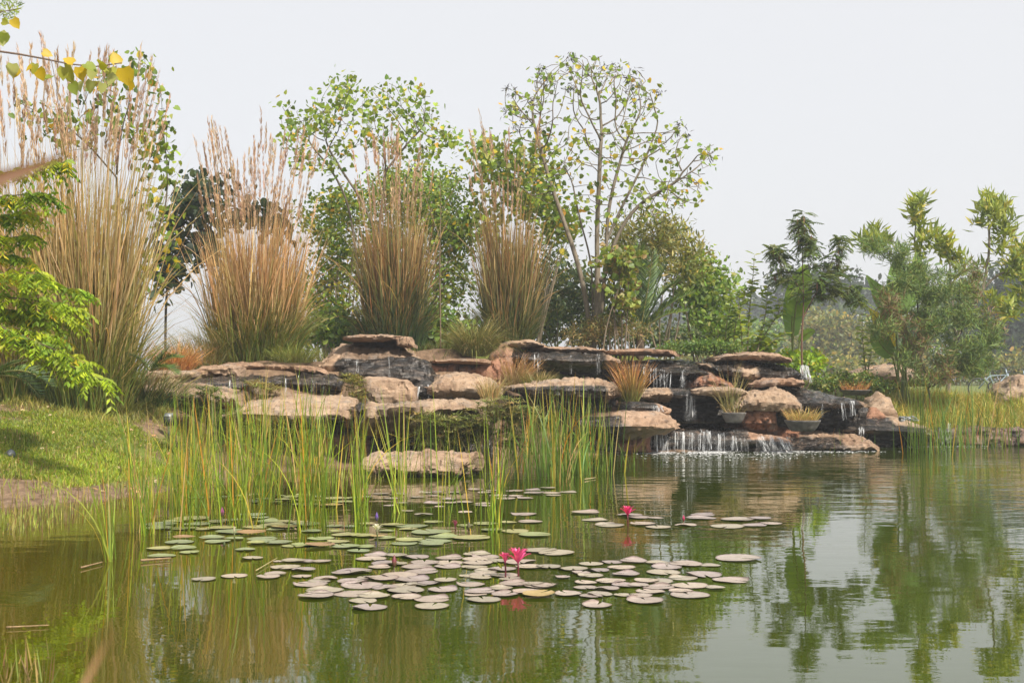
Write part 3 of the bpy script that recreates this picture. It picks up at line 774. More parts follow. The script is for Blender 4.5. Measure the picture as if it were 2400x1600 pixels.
# --- falling water: each strand is a wavering ribbon
def falls(label, D, strands, out=0.25, op=1.0, sheet=None):
    groups = []
    for px, y0, y1, wpx, *dx in strands:
        dx = dx[0] if dx else 0
        geos = []
        n = max(3, int(wpx / 1.5))
        for k in range(n):
            ox = RNG.uniform(-.5, .5) * wpx
            t = np.linspace(0, 1, 12)
            px_ = px + ox * (1 + .35 * t) + dx * t + np.cumsum(RNG.normal(0, .3, 12))
            yy = y0 + RNG.uniform(-2, 2) + (y1 - y0 + 3) * t * RNG.uniform(.8, 1.0)
            dd = D + 0.14 - out * np.sqrt(t) + RNG.uniform(-.08, .08)
            p = P(px_, yy, dd)
            wd = np.clip(RNG.uniform(.25, 1.0) ** 1.5 * 0.026 * (1 + 0.5 * np.sin(t * 9 + RNG.uniform(0, 6))) * (1 - .45 * t), .006, .05) * op
            a, b = p.copy(), p.copy()
            a[:, 0] -= wd / 2; b[:, 0] += wd / 2; b[:, 1] += RNG.normal(0, .015)
            V = np.stack([a, b], 1).reshape(-1, 3)
            i = np.arange(11) * 2
            geos.append((V, np.stack([i, i + 1, i + 3, i + 2], -1), np.array([.8, .84, .88])))
        m = int(wpx * 2.0)
        if y1 - y0 > 18:                                 # loose drops
            pts = P(px + dx * .5 + RNG.normal(0, wpx * .5, m), RNG.uniform(y0 + 4, y1, m), D - out * RNG.uniform(.4, 1, m))
            geos.append(place('leaflet', pts, np.tile([0, 0, -1.0], (m, 1)), np.tile([0, -1.0, 0], (m, 1)), RNG.uniform(.012, .045, m), np.tile([.8, .84, .88], (m, 1)), .45))
        groups.append(join(*geos))
    al = np.concatenate([g[0] for g in groups])
    base = al.mean(0); base[2] = al[:, 2].min()
    root = thing('waterfall', label, 'waterfall', base)
    if sheet:
        x0, x1, y0, y1 = sheet
        A, B = 90, 12
        u, t = np.meshgrid(np.linspace(0, 1, A), np.linspace(0, 1, B), indexing='ij')
        wob = np.cumsum(RNG.normal(0, .02, A)); wob = .12 * (wob - wob.mean())
        V = P(x0 + (x1 - x0) * u, y0 + (y1 - y0) * t + 3 * np.sin(u * 13)[:, :] * (1 - t), D + .16 - out * np.sqrt(t) + wob[:, None])
        i = (np.arange(A - 1)[:, None] * B + np.arange(B - 1)[None]).ravel()
        part('sheet', (V.reshape(-1, 3), np.stack([i, i + B, i + B + 1, i + 1], -1), np.array([.8, .84, .88])), M_SHEET, root, True)
    for g in groups:
        part('stream', g, M_FALL, root, kind='stuff')
    return root
falls('two thin streams falling left off the long black ledge', 29.8, [(1228, 828, 856, 6), (1254, 830, 868, 5), (1264, 828, 866, 8)], .25, .6)
falls('pair of thin streams falling right off the long black ledge', 29.8, [(1338, 832, 880, 3), (1400, 828, 878, 5), (1404, 830, 872, 4)], .25, .6)
falls('thin water curtain off the middle black ledge', 29.9, [(1532, 862, 906, 14), (1568, 872, 908, 10, -4), (1600, 868, 908, 12), (1512, 860, 900, 6), (1552, 866, 906, 10)], .2, .8)
falls('white spill over the right end of the wide rock', 29.9, [(1880, 856, 888, 18, 8), (1890, 858, 896, 10, 8)], .35, 1.1)
falls('middle spout pouring into the dark cave', 28.9, [(1614, 918, 984, 14), (1622, 922, 986, 8)], .2, .9, (1602, 1632, 918, 986))
falls('small white trickle over the wet step', 27.5, [(1536, 950, 965, 12, 4), (1548, 950, 964, 6, 3)])
falls('lowest fall at its left end below the jutting slab', 27.9, [(1535, 1008, 1058, 14), (1548, 1006, 1058, 10), (1562, 1010, 1058, 8), (1522, 1012, 1056, 6)], .15, 1.3, (1508, 1572, 1008, 1058))
falls('lowest fall at its middle pouring in white bands', 27.9, [(1655, 1010, 1056, 22), (1620, 1014, 1056, 8), (1640, 1014, 1052, 6), (1720, 1022, 1056, 12), (1585, 1012, 1056, 6), (1600, 1012, 1056, 10), (1690, 1016, 1056, 14)], .15, 1.3, (1575, 1755, 1008, 1058))
falls('lowest fall at its right end fanning out white', 27.8, [(1780, 1022, 1056, 12, 18), (1825, 1024, 1056, 16, 14), (1842, 1024, 1054, 12, 12), (1808, 1022, 1054, 8, 12)], .25, 1.2, (1772, 1862, 1020, 1057))
falls('white spout off the wet slate slab', 28.5, [(1972, 944, 982, 12, 4), (1996, 938, 974, 10, 2), (1925, 946, 978, 5)], .2)
falls('trickle off the front of the long black slab', 29.4, [(2024, 1000, 1022, 10), (2014, 1000, 1018, 5)])
falls('small fall behind the right reeds', 30.3, [(2225, 992, 1040, 10), (2210, 1004, 1040, 16)], .3)
falls('weak trickle in the dark basin stone on the left', 24.1, [(466, 896, 908, 14), (538, 892, 910, 8), (490, 900, 908, 8)], .1, .6)
falls('fine dribbles down the black ledge on the left', 25.85, [(668, 886, 918, 5), (700, 880, 922, 4), (734, 888, 924, 8), (760, 886, 920, 4)], .12, .45)
falls('hair thin dribble down the black peaked rock', 26.35, [(911, 832, 884, 2), (838, 842, 872, 2)], .05, .4)
falls('splash sliding off the small black rock into the upper pool', 25.8, [(980, 905, 934, 10, -8), (1002, 900, 932, 5)], .1)

# --- foam on the pond at the foot of the falls: specks of froth, uncountable
def foam(label, spec, n):
    pts = []
    for cx, cy, rx, ry, k in spec:
        m = int(n * k)
        px = cx + RNG.normal(0, rx / 2, m); py = cy + np.abs(RNG.normal(0, ry / 2, m))
        pts.append(np.stack([px, py], -1))
    q = np.concatenate(pts)
    D = WD(np.maximum(q[:, 1], 1030))
    p = P(q[:, 0], q[:, 1], D); p[:, 2] = 0.006
    n = len(p)
    ax = np.stack([np.cos(a := RNG.uniform(0, 6.28, n)), np.sin(a), np.zeros(n)], -1)
    g = place('round', p, ax, np.tile([0, 0, 1.0], (n, 1)), RNG.uniform(.015, .075, n), np.tile([.8, .82, .84], (n, 1)))
    return solo('foam', g, M_FOAM, label, 'foam', np.array([p[:, 0].mean(), p[:, 1].mean(), 0]), kind='stuff')
foam('white froth on the pond below the lowest falls', [(1540, 1059, 45, 5, 1), (1660, 1058, 60, 6, 1.4), (1840, 1056, 60, 5, 1.3), (1640, 1062, 130, 14, .5), (1800, 1062, 120, 10, .3), (1960, 1058, 110, 4, .4)], 420)
foam('white froth on the pond behind the right reeds', [(2230, 1042, 70, 4, 1), (2200, 1044, 120, 5, .5)], 420)

# ------------------------------------------------------------------ tall grasses
TAN = np.array([(0.44, 0.32, 0.15), (0.38, 0.26, 0.11), (0.50, 0.38, 0.20), (0.32, 0.22, 0.09), (0.27, 0.24, 0.07)])
RUST = np.array([(0.30, 0.17, 0.07), (0.36, 0.23, 0.10), (0.25, 0.13, 0.05), (0.32, 0.25, 0.10), (0.17, 0.16, 0.05)])
GREEN = np.array([(0.11, 0.15, 0.025), (0.075, 0.12, 0.02), (0.16, 0.18, 0.03), (0.19, 0.18, 0.04)])
DKGREEN = np.array([(0.035, 0.07, 0.022), (0.05, 0.09, 0.02), (0.025, 0.05, 0.018)])
PLUME = np.array([(0.44, 0.30, 0.20), (0.38, 0.25, 0.17), (0.50, 0.37, 0.25)])

def disc(n, r):
    a = RNG.uniform(0, 2 * math.pi, n); q = np.sqrt(RNG.uniform(0, 1, n))
    return np.stack([np.cos(a) * q * r, np.sin(a) * q * r, np.zeros(n)], -1), a, q

def plume(tip, az, e, L, rad=0.022, col=None):
    """fuzzy seed heads: a thin core with short hairs lying along it"""
    n = len(tip)
    d = np.stack([np.cos(az) * np.sin(e), np.sin(az) * np.sin(e), np.cos(e)], -1)
    base = tip - d * L[:, None] * 0.1
    c = palette(PLUME, [1, 1, 1], n, .1) if col is None else col
    H = 60
    t = RNG.uniform(0, 1, (n, H))
    pos = base[:, None] + d[:, None] * (t * L[:, None])[..., None]
    rr = rdir(n * H).reshape(n, H, 3)
    wdt = (np.sin(np.clip(t, 0.02, 1) ** 0.7 * math.pi * 0.93) + .12)[..., None] * rad
    pos = pos + rr * wdt * 0.6
    ax = unit(d[:, None] * 1.5 + rr * .30)
    return place('lance', pos.reshape(-1, 3), ax.reshape(-1, 3), rdir(n * H), RNG.uniform(.06, .15, n * H), np.repeat(c, H, 0) * (1 + RNG.normal(0, .15, (n * H, 1))), .55)

def tall_grass(label, px, D, r, n, h, spread, tops, tan=TAN, green=GREEN, gt=(0.22, 0.55), nplume=30, ph=1.5, group='tall dry plumed grasses', droop=(0.1, 0.5), wide=0.014, basegreen=500, gh=1.3, stems=None):
    c = on_ground(px, D)
    root = thing('tall_grass', label, 'grass', c, group)
    o, a, q = disc(n, r)
    base = c + o; base[:, 2] = ground_z(base[:, 0], base[:, 1]) - 0.05
    L = h * (0.28 + 0.85 * RNG.uniform(0, 1, n)) * (1 - 0.2 * q)
    az = a + RNG.normal(0, 0.9, n)
    lean = spread * q * RNG.uniform(0.3, 1.3, n) + 0.02
    cu = RNG.uniform(*droop, n) * RNG.uniform(0, 1, n) ** 2
    bent = RNG.uniform(0, 1, n) < .10
    cu[bent] += RNG.uniform(.3, 1.5, int(bent.sum()))
    lean = lean + np.abs(RNG.normal(0, .045, n))
    stray = RNG.uniform(0, 1, n) < .16
    lean[stray] += RNG.uniform(0, .08 + 1.4 * spread, int(stray.sum())); az[stray] = RNG.uniform(0, 6.28, int(stray.sum()))
    S = 6
    g0 = palette(green, [1] * len(green), n, .15); g1 = palette(tan, [1] * len(tan), n, .15)
    culm = blades(base, L, az, lean, cu, wide * RNG.uniform(.6, 1.3, n), S, grad(g0, g1, n, S, *gt))
    part('culms', culm, M_GRASS, root, kind='stuff')
    # leafy green base with arching tips
    m = basegreen
    o, a, q = disc(m, r * 1.15)
    b2 = c + o; b2[:, 2] = ground_z(b2[:, 0], b2[:, 1]) - .03
    tipc = palette(np.concatenate([green, tan]), [1] * (len(green) + len(tan)), m, .15)
    part('leaves', blades(b2, gh * RNG.uniform(.5, 1.2, m), a + RNG.normal(0, .6, m), spread * 1.5 * q + .05, RNG.uniform(.2, 1.6, m), .015, 6, grad(palette(green, [1] * len(green), m, .2), tipc, m, 6, .5, 1.2)), M_GRASS, root, kind='stuff')
    if nplume:
        o, a, q = disc(nplume, r * .9)
        b3 = c + o
        az = a + RNG.normal(0, .4, nplume)
        lean = spread * .8 * q * RNG.uniform(.4, 1.1, nplume) + .01
        cu = RNG.uniform(0, .18, nplume)
        L = h * .85 + (tops - h * .85) * RNG.uniform(0, 1, nplume) ** 1.3
        st = blades(b3, L, az, lean, cu, .026, 6, palette(tan, [1] * len(tan), nplume, .1), twist=RNG.uniform(-.4, .4, nplume) - az)
        tp, e = tip_of(b3, L, az, lean, cu)
        part('flower_stems', st, M_GRASS, root, kind='stuff')
        part('plumes', plume(tp, az, e, RNG.uniform(.5, .9, nplume) * ph / 1.5), M_GRASS, root, kind='stuff')
    return root

tall_grass('towering dry plumed grass filling the left behind the lawn', 212, 22.6, .62, 1350, 5.2, .10, 6.1, nplume=95, basegreen=1100, gh=2.1, gt=(.32, .64), wide=.024)
tall_grass('dry plumed grass half out of frame at the left edge', 40, 22.9, .7, 1300, 4.7, .13, 5.9, nplume=60, basegreen=700, gh=1.5, gt=(.2, .5), wide=.023)
tall_grass('fanning tan plumed grass behind the long ragged slab', 600, 27.9, .80, 2100, 3.7, .15, 4.7, tan=np.array([(0.44, 0.29, 0.14), (0.38, 0.23, 0.10), (0.48, 0.35, 0.18), (0.36, 0.22, 0.10)]), nplume=110, basegreen=1700, gh=1.45, gt=(.34, .6), wide=.021)
tall_grass('upright rust brown grass behind the peaked rock', 925, 29.8, .60, 2000, 3.8, .05, 4.8, tan=RUST, green=DKGREEN, nplume=60, basegreen=1200, gh=1.5, gt=(.42, .75), wide=.024)
tall_grass('upright rust and green grass left of the bare branched tree', 1190, 31.6, .50, 1700, 3.9, .06, 5.2, tan=RUST, green=np.array([(0.05, .085, .02), (.09, .11, .025), (.04, .07, .02)]), nplume=36, basegreen=900, gh=1.4, gt=(.32, .8), wide=.024)

def mound(label, px, D, r, n, h, cols0, cols1, spread=1.0, curve=(.6, 1.8), wide=.010, name='grass_tuft', zoff=0.0, z=None, group='grass tufts on the rocks', S=6, gt=(.3, 1.0)):
    c = on_ground(px, D)
    if z is not None: c[2] = z
    o, a, q = disc(n, r)
    b = c + o; b[:, 2] += zoff
    g = blades(b, h * RNG.uniform(.5, 1.1, n), a + RNG.normal(0, .5, n), spread * q * RNG.uniform(.3, 1.2, n), RNG.uniform(*curve, n), wide * RNG.uniform(.6, 1.3, n), S, grad(palette(cols0, [1] * len(cols0), n, .2), palette(cols1, [1] * len(cols1), n, .2), n, S, *gt))
    return solo(name, g, M_GRASS, label, 'grass', c, group)
OLIVE = np.array([(.13, .15, .035), (.18, .18, .05), (.09, .12, .03)])
STRAW = np.array([(.42, .32, .15), (.36, .24, .10), (.30, .26, .10)])
ORANGE = np.array([(.42, .20, .07), (.48, .28, .10), (.36, .15, .05)])
def zrow(px, py, D): return float(P(px, py, D)[2])
mound('shaggy olive fountain grass mound behind the thin cap slab', 1112, 29.0, .28, 1500, 1.15, OLIVE, np.concatenate([OLIVE, STRAW]), .9, (.4, 1.9), .009, z=zrow(1112, 835, 29))
mound('orange dry grass tuft behind the left end ledge', 412, 25.6, .35, 900, .78, ORANGE, np.concatenate([ORANGE, STRAW]), .8, (.3, 1.9), .009, z=zrow(412, 868, 25.6))
mound('green and orange spiky grass tuft right of the flat black slab', 1480, 27.3, .16, 260, 1.0, OLIVE, ORANGE, .5, (.05, .7), .012, z=zrow(1480, 940, 27.3), gt=(.1, .8))
mound('thin dry grass tuft beside the flat tan stone', 1712, 28.4, .2, 80, 1.2, OLIVE, STRAW, .5, (.05, .9), .009, z=zrow(1716, 968, 28.2), gt=(.1, .8))
mound('brown thin sedge tuft left under the upper fall', 1205, 28.6, .3, 420, .85, STRAW * .7, ORANGE, .5, (.2, 1.6), .009, z=zrow(1205, 905, 28.6))
mound('low orange sedge below the upper fall', 1258, 28.3, .35, 420, .45, OLIVE, STRAW, .8, (.3, 1.7), .010, z=zrow(1258, 905, 28.3))
mound('straw coloured tuft at the foot of the angular boulder', 1150, 25.2, .2, 220, .6, STRAW, STRAW, .6, (.2, 1.2), .008, z=zrow(1150, 935, 25.2))
mound('bright green low grass beside the fanning tan grass', 690, 27.0, .4, 700, .55, OLIVE * 1.1, np.array([(.22, .26, .04)]), .9, (.4, 1.6), .009, z=zrow(690, 850, 27.0))
mound('yellow green grass tuft at the left end of the rocks', 285, 22.6, .4, 600, .5, OLIVE, np.array([(.25, .25, .05), (.18, .22, .04)]), .9, (.4, 1.6), .010)
mound('dark olive sprawling grass at the foot of the towering grass', 330, 23.4, .7, 1100, 1.0, DKGREEN * 1.3, STRAW, .8, (.4, 1.7), .012)
mound('dull grass fringe left of the fanning tan grass', 480, 27.2, .5, 800, 1.1, OLIVE, STRAW, .7, (.2, 1.3), .009)

# ------------------------------------------------------------------ trees
def colonize(trunks, attr, step=.25, infl=2.2, kill=.45, iters=90, trop=0.08):
    pos, par = [], []
    for tr in trunks:
        tr = np.asarray(tr, float)
        L = np.linalg.norm(np.diff(tr, axis=0), axis=1).sum()
        q = spline(tr, max(3, int(L / step)))
        for k, p in enumerate(q):
            if k == 0 and pos and np.linalg.norm(pos - p, axis=1).min() < step * 1.5:
                d = np.linalg.norm(np.array(pos) - p, axis=1); par.append(int(d.argmin()))
            else:
                par.append(len(pos) - 1 if k else -1)
            pos.append(p)
    pos = np.array(pos); par = list(par)
    A = attr.copy()
    for it in range(iters):
        if not len(A): break
        d = np.linalg.norm(A[:, None] - pos[None], axis=2)
        near = d.argmin(1); dm = d.min(1)
        A = A[dm > kill]; near = near[dm > kill]; dm = dm[dm > kill]
        ok = dm < (infl if it > 5 else infl * 2.5)
        if not ok.any():
            infl *= 1.4; continue
        new, np_ = [], []
        for k in np.unique(near[ok]):
            v = unit(A[ok & (near == k)] - pos[k]).mean(0)
            v = unit(v + np.array([0, 0, trop]) + RNG.normal(0, .16, 3))
            new.append(pos[k] + v * step); np_.append(int(k))
        new = np.array(new)
        dd = np.linalg.norm(new[:, None] - pos[None], axis=2).min(1)
        keep = dd > step * .35
        if not keep.any(): break
        par += [p for p, k in zip(np_, keep) if k]
        pos = np.concatenate([pos, new[keep]])
    return pos, np.array(par)

def skeleton(pos, par, r0=.006, expo=2.3, rmax=.2):
    n = len(pos)
    ch = [[] for _ in range(n)]
    for i, p in enumerate(par):
        if p >= 0: ch[p].append(i)
    r = np.zeros(n)
    depth = np.zeros(n, int)
    order = []
    st = [i for i in range(n) if par[i] < 0]
    while st:
        i = st.pop(); order.append(i); st += ch[i]
    for i in reversed(order):
        r[i] = (sum(r[c] ** expo for c in ch[i]) ** (1 / expo) * 1.012) if ch[i] else r0
    return np.minimum(r, rmax), ch

def branch_geo(pos, par, r, ch, col, K=6):
    geos = []
    starts = [(i, None) for i in range(len(pos)) if par[i] < 0]
    while starts:
        i, p = starts.pop()
        pts, rad = ([pos[p]], [min(r[p], r[i] * 1.25)]) if p is not None else ([], [])
        j = i
        while True:
            pts.append(pos[j]); rad.append(r[j])
            if not ch[j]: break
            k = max(ch[j], key=lambda c: r[c])
            for c in ch[j]:
                if c != k: starts.append((c, j))
            j = k
        if len(pts) > 1:
            pts = np.array(pts)
            if len(pts) > 3:
                pts[1:-1] = pts[1:-1] * .5 + (pts[:-2] + pts[2:]) * .25
            geos.append(tube(pts, np.array(rad), K if max(rad) > .02 else 4, np.asarray(col) * RNG.uniform(.85, 1.12)))
    return join(*geos)

def attractors(blobs, D, dz, n):
    """blobs: (px, py, rx, ry, weight[, depth offset])"""
    w_ = np.array([b[4] for b in blobs], float); w_ /= w_.sum()
    k = RNG.choice(len(blobs), n, p=w_)
    b = np.array([(q + (0,))[:6] if len(q) == 5 else q for q in blobs], float)[k]
    d = rdir(n) * (RNG.uniform(0, 1, n) ** (1 / 2.6))[:, None]
    return P(b[:, 0] + d[:, 0] * b[:, 2], b[:, 1] + d[:, 2] * b[:, 3], D + b[:, 5] + d[:, 1] * dz)

YG = dict(cols=[(.19, .25, .025), (.13, .20, .025), (.085, .14, .02), (.36, .30, .03), (.44, .26, .02), (.27, .30, .09)], w=[5, 5, 4, 1.6, .7, 1.5])
GR = dict(cols=[(.10, .17, .02), (.07, .13, .02), (.15, .21, .03), (.05, .09, .02), (.20, .24, .06)], w=[4, 4, 3, 2, 1])
DK = dict(cols=[(.018, .034, .014), (.024, .045, .017), (.04, .06, .022), (.012, .022, .010)], w=[3, 3, 1.5, 2])
OL = dict(cols=[(.12, .13, .03), (.17, .16, .045), (.08, .10, .025), (.24, .19, .05)], w=[3, 2, 2, 1])
LIME = dict(cols=[(.20, .30, .02), (.27, .33, .02), (.13, .22, .02), (.42, .36, .03)], w=[4, 3, 3, 1])

def leaves_on(pos, par, r, ch, per, rthr, size, kind, pal, spread=.12, droop=.35, up=.7, wide=1.0, gapf=None):
    idx = np.array([i for i in range(len(pos)) if r[i] < rthr])
    if gapf is not None: idx = idx[RNG.uniform(0, 1, len(idx)) < gapf]
    cnt = RNG.poisson(per, len(idx))
    src = np.repeat(idx, cnt); n = len(src)
    p = pos[src] + RNG.normal(0, spread, (n, 3))
    ax = rdir(n); ax[:, 2] -= droop; ax = unit(ax)
    nr = rdir(n, up)
    ci = RNG.choice(len(pal['cols']), n, p=np.array(pal['w']) / sum(pal['w']))
    c = np.asarray(pal['cols'])[ci] * (1 + RNG.normal(0, .2, (n, 1))) * (1 + RNG.normal(0, .06, (n, 3)))
    sz = size * RNG.uniform(.65, 1.25, n)
    return p, ax, nr, sz, np.clip(c, .004, .8), ci, kind, wide

def make_tree(name, label, cat, trunks, blobs, D, dz, nattr, leaf, bark=(.24, .20, .14), r0=.006, step=.25, kill=.45, infl=2.2, rmax=.2, ind=0, group=None, expo=2.3, pods=0, iters=90, trop=.08):
    tr = []
    for t in trunks:
        tr.append(np.array([P(a[0], a[1], D + (a[2] if len(a) > 2 else 0)) for a in t]))
    base = tr[0][0].copy(); base[2] = min(base[2], float(ground_z(base[0], base[1])))
    for t in tr:                                       # carry every stem down into the soil
        gz = float(ground_z(t[0][0], t[0][1]))
        if t[0][2] > gz - .05 and t is tr[0]: t[0][2] = gz - .1
    root = thing(name, label, cat, base, group)
    pos, par = colonize(tr, attractors(blobs, D, dz, nattr), step, infl, kill, iters, trop)
    r, ch = skeleton(pos, par, r0, expo, rmax)
    part('trunk', branch_geo(pos, par, r, ch, bark), M_BARK, root, True)
    if leaf:
        p, ax, nr, sz, c, ci, kind, wide = leaves_on(pos, par, r, ch, **leaf)
        crown = None
        if ind:
            dcam = p[:, 1] - sz * 8
            k = np.argsort(dcam)[:ind]
            msk = np.zeros(len(p), bool); msk[k] = True
            crown = part('crown', place(kind, p[~msk], ax[~msk], nr[~msk], sz[~msk], c[~msk], wide), M_LEAF, root, kind='stuff') if (~msk).sum() > 3 else None
            tm = leaf_templates(kind, leaf['pal']['cols'], M_LEAF)
            leaf_objects(crown or root, root, kind, p[k], ax[k], nr[k], sz[k], ci[k], M_LEAF, tm)
        else:
            part('crown', place(kind, p, ax, nr, sz, c, wide), M_LEAF, root, kind='stuff')
    if pods:
        tips = np.array([i for i in range(len(pos)) if not ch[i]])
        tips = tips[np.argsort(-pos[tips, 2] - .6 * np.abs(pos[tips, 0] - base[0]))][:max(1, len(tips) // 3)]
        pick = tips[RNG.choice(len(tips), min(pods, len(tips)), replace=False)]
        m = 16
        pp = np.repeat(pos[pick], m, 0) + RNG.normal(0, .06, (len(pick) * m, 3))
        ax = rdir(len(pp)); ax[:, 2] -= .5
        part('seed_pods', place('lance', pp, unit(ax), rdir(len(pp)), RNG.uniform(.08, .2, len(pp)), palette([(.02, .018, .02), (.035, .03, .03)], [1, 1], len(pp)), .9), M_LEAF, root, kind='stuff')
    return root, pos, par, r, ch

# sparse, many-stemmed tree right of centre
make_tree('bare_tree', 'sparse bare branched tree with yellowing leaves and dark seed pods', 'tree',
    [[(1392, 770), (1372, 690), (1350, 600), (1322, 520), (1290, 430), (1262, 330)], [(1398, 770, .2), (1402, 660, .2), (1398, 560, .2), (1404, 430, .1), (1408, 330)], [(1404, 770, -.2), (1414, 690, -.2), (1420, 600, -.3), (1425, 480, -.4), (1462, 350, -.4)],
     [(1388, 770, .4), (1390, 680, .4), (1384, 600, .5), (1360, 520, .6), (1340, 420, .7)], [(1415, 660, .1), (1440, 560, .2), (1490, 480, .2), (1580, 430, 0)], [(1400, 620, .3), (1440, 520, .6), (1500, 400, .8)]],
    [(1230, 260, 70, 80, 1), (1300, 200, 70, 70, 1), (1370, 170, 60, 50, 1), (1440, 190, 70, 60, 1), (1500, 230, 50, 60, .8), (1350, 330, 110, 90, 1.6), (1460, 350, 90, 90, 1.3), (1570, 330, 50, 50, .8), (1600, 440, 70, 60, 1), (1530, 470, 60, 50, .7), (1270, 420, 70, 70, .8), (1660, 360, 30, 30, .5), (1410, 470, 80, 60, .7)],
    32.5, 1.4, 1500, dict(per=1.1, rthr=.013, size=.125, kind='heart', pal=YG, spread=.10), bark=(.21, .18, .135), r0=.008, ind=300, pods=30, infl=2.0, kill=.22, rmax=.15, step=.2, expo=2.5)
# leafy tree above the fanning grass
make_tree('leafy_tree', 'loose heart leaved green tree rising between the plumed grasses', 'tree',
    [[(870, 790), (880, 680), (885, 560), (900, 450), (905, 360)], [(885, 560), (850, 470), (800, 400), (760, 330)], [(860, 790, .3), (840, 640, .3), (820, 480, .4), (780, 400, .4), (720, 330, .4)], [(905, 400), (960, 330), (1000, 290)], [(890, 790, .4), (905, 620, .4), (930, 480, .4), (960, 400, .4)]],
    [(690, 300, 55, 60, 1), (760, 270, 70, 60, 1.4), (840, 240, 80, 60, 1.6), (810, 195, 50, 25, .8), (920, 240, 70, 60, 1.2), (990, 260, 40, 45, .8), (1000, 340, 60, 50, 1), (880, 320, 120, 50, 1.6), (1050, 330, 30, 40, .4), (720, 380, 60, 40, .7)],
    31.5, 1.6, 900, dict(per=3.2, rthr=.011, size=.12, kind='heart', pal=dict(cols=YG['cols'], w=[6, 6, 6, 1, .4, 1.2]), spread=.12), bark=(.16, .135, .10), r0=.0055, ind=300, rmax=.10, step=.2, kill=.30)
# leafy tree behind the towering left grass
make_tree('leafy_tree', 'heart leaved tree with yellowing top behind the towering left grass', 'tree',
    [[(300, 900), (290, 700), (280, 520), (270, 400), (290, 280)], [(280, 520), (330, 420), (370, 330)], [(275, 420), (210, 340), (150, 290)], [(288, 660), (340, 590), (385, 520), (395, 420), (385, 320)], [(290, 700), (350, 660), (395, 620)]],
    [(330, 150, 60, 50, 1.2), (270, 190, 60, 60, 1), (375, 270, 60, 60, 2), (350, 340, 80, 70, 2), (385, 400, 50, 90, 2.4), (230, 280, 70, 60, 1.3), (140, 300, 90, 80, 1.6), (385, 530, 50, 90, 2.2), (330, 460, 80, 70, 1.4), (60, 260, 60, 60, .7), (360, 640, 50, 60, .7)],
    23.5, .8, 900, dict(per=4.2, rthr=.010, size=.12, kind='heart', pal=dict(cols=YG['cols'] + [(.04, .075, .02)], w=[5, 6, 5, 1.2, .6, 1, 3]), spread=.12), bark=(.10, .085, .07), r0=.005, ind=300, rmax=.09, step=.2, kill=.36)
# dark round-leaved tree in the gap
make_tree('dark_leaved_tree', 'dark round leaved tree on a slim trunk seen in the left gap', 'tree',
    [[(388, 800), (388, 740), (390, 690), (396, 640), (410, 560), (440, 480)], [(396, 640), (440, 590), (480, 540)]],
    [(470, 430, 45, 35, 1), (440, 500, 60, 60, 1.6), (500, 500, 60, 60, 1.4), (410, 600, 55, 60, 1.8), (470, 590, 70, 50, 1.5), (560, 500, 60, 50, 1), (400, 660, 40, 30, .8), (640, 520, 60, 40, .7)],
    33.0, 1.3, 420, dict(per=13, rthr=.013, size=.19, kind='round', pal=DK, spread=.17), bark=(.05, .04, .035), r0=.006, ind=300, rmax=.12)
# thin sapling
make_tree('thin_sapling', 'thin straight sapling with small green leaves right of the rust grass', 'tree',
    [[(1033, 830), (1032, 740), (1030, 600), (1034, 480), (1030, 400)], [(1031, 560), (1010, 500), (990, 440)], [(1032, 500), (1060, 450), (1085, 410)]],
    [(1010, 430, 50, 40, 1), (1060, 420, 40, 40, 1), (1020, 600, 40, 50, .8), (1000, 460, 30, 30, .5), (1050, 640, 30, 40, .4)],
    29.6, .5, 90, dict(per=2.2, rthr=.009, size=.12, kind='oval', pal=GR, spread=.08), bark=(.24, .18, .12), r0=.0045, rmax=.035, kill=.3, step=.2)

# ------------------------------------------------------------------ undergrowth and background bushes
def bush(name, label, blobs, D, dz, n, size, kind, pal, clump=.22, ncl=None, cat='shrub', stems=6, group=None, bark=(.20, .16, .11), wide=1.0, up=.5, droop=.2):
    """leaf sprays gathered on many twigs inside uneven lobes; stems run up to them"""
    ncl = ncl or max(12, n // 14)
    tw = attractors(blobs, D, dz, ncl)
    k = RNG.choice(ncl, n, p=(lambda q: q / q.sum())(RNG.uniform(.2, 1, ncl) ** 2))
    p = tw[k] + RNG.normal(0, clump, (n, 3)) * np.array([1, 1, .75])
    ax = rdir(n); ax[:, 2] -= droop
    geo = place(kind, p, unit(ax), rdir(n, up), size * RNG.uniform(.6, 1.3, n), palette(pal['cols'], pal['w'], n, .2) * RNG.uniform(.75, 1.2, ncl)[k][:, None], wide)
    cx = np.average([b[0] for b in blobs], weights=[b[4] for b in blobs])
    base = on_ground(cx, D)
    root = thing(name, label, cat, base, group)
    gs = []
    for _ in range(stems):
        t = tw[RNG.integers(ncl)]
        b = np.array([base[0] + .35 * (t[0] - base[0]) + RNG.normal(0, .15), base[1] + RNG.normal(0, .2), base[2] - .1])
        m = (b + t) / 2 + RNG.normal(0, .15, 3)
        gs.append(tube(spline([b, m, t], 9), np.linspace(.03, .006, 9), 5, np.asarray(bark) * RNG.uniform(.8, 1.2)))
    part('stems' if stems > 1 else 'stem', join(*gs), M_BARK, root, True, kind='stuff')
    part('foliage', geo, M_LEAF, root, kind='stuff')
    return root

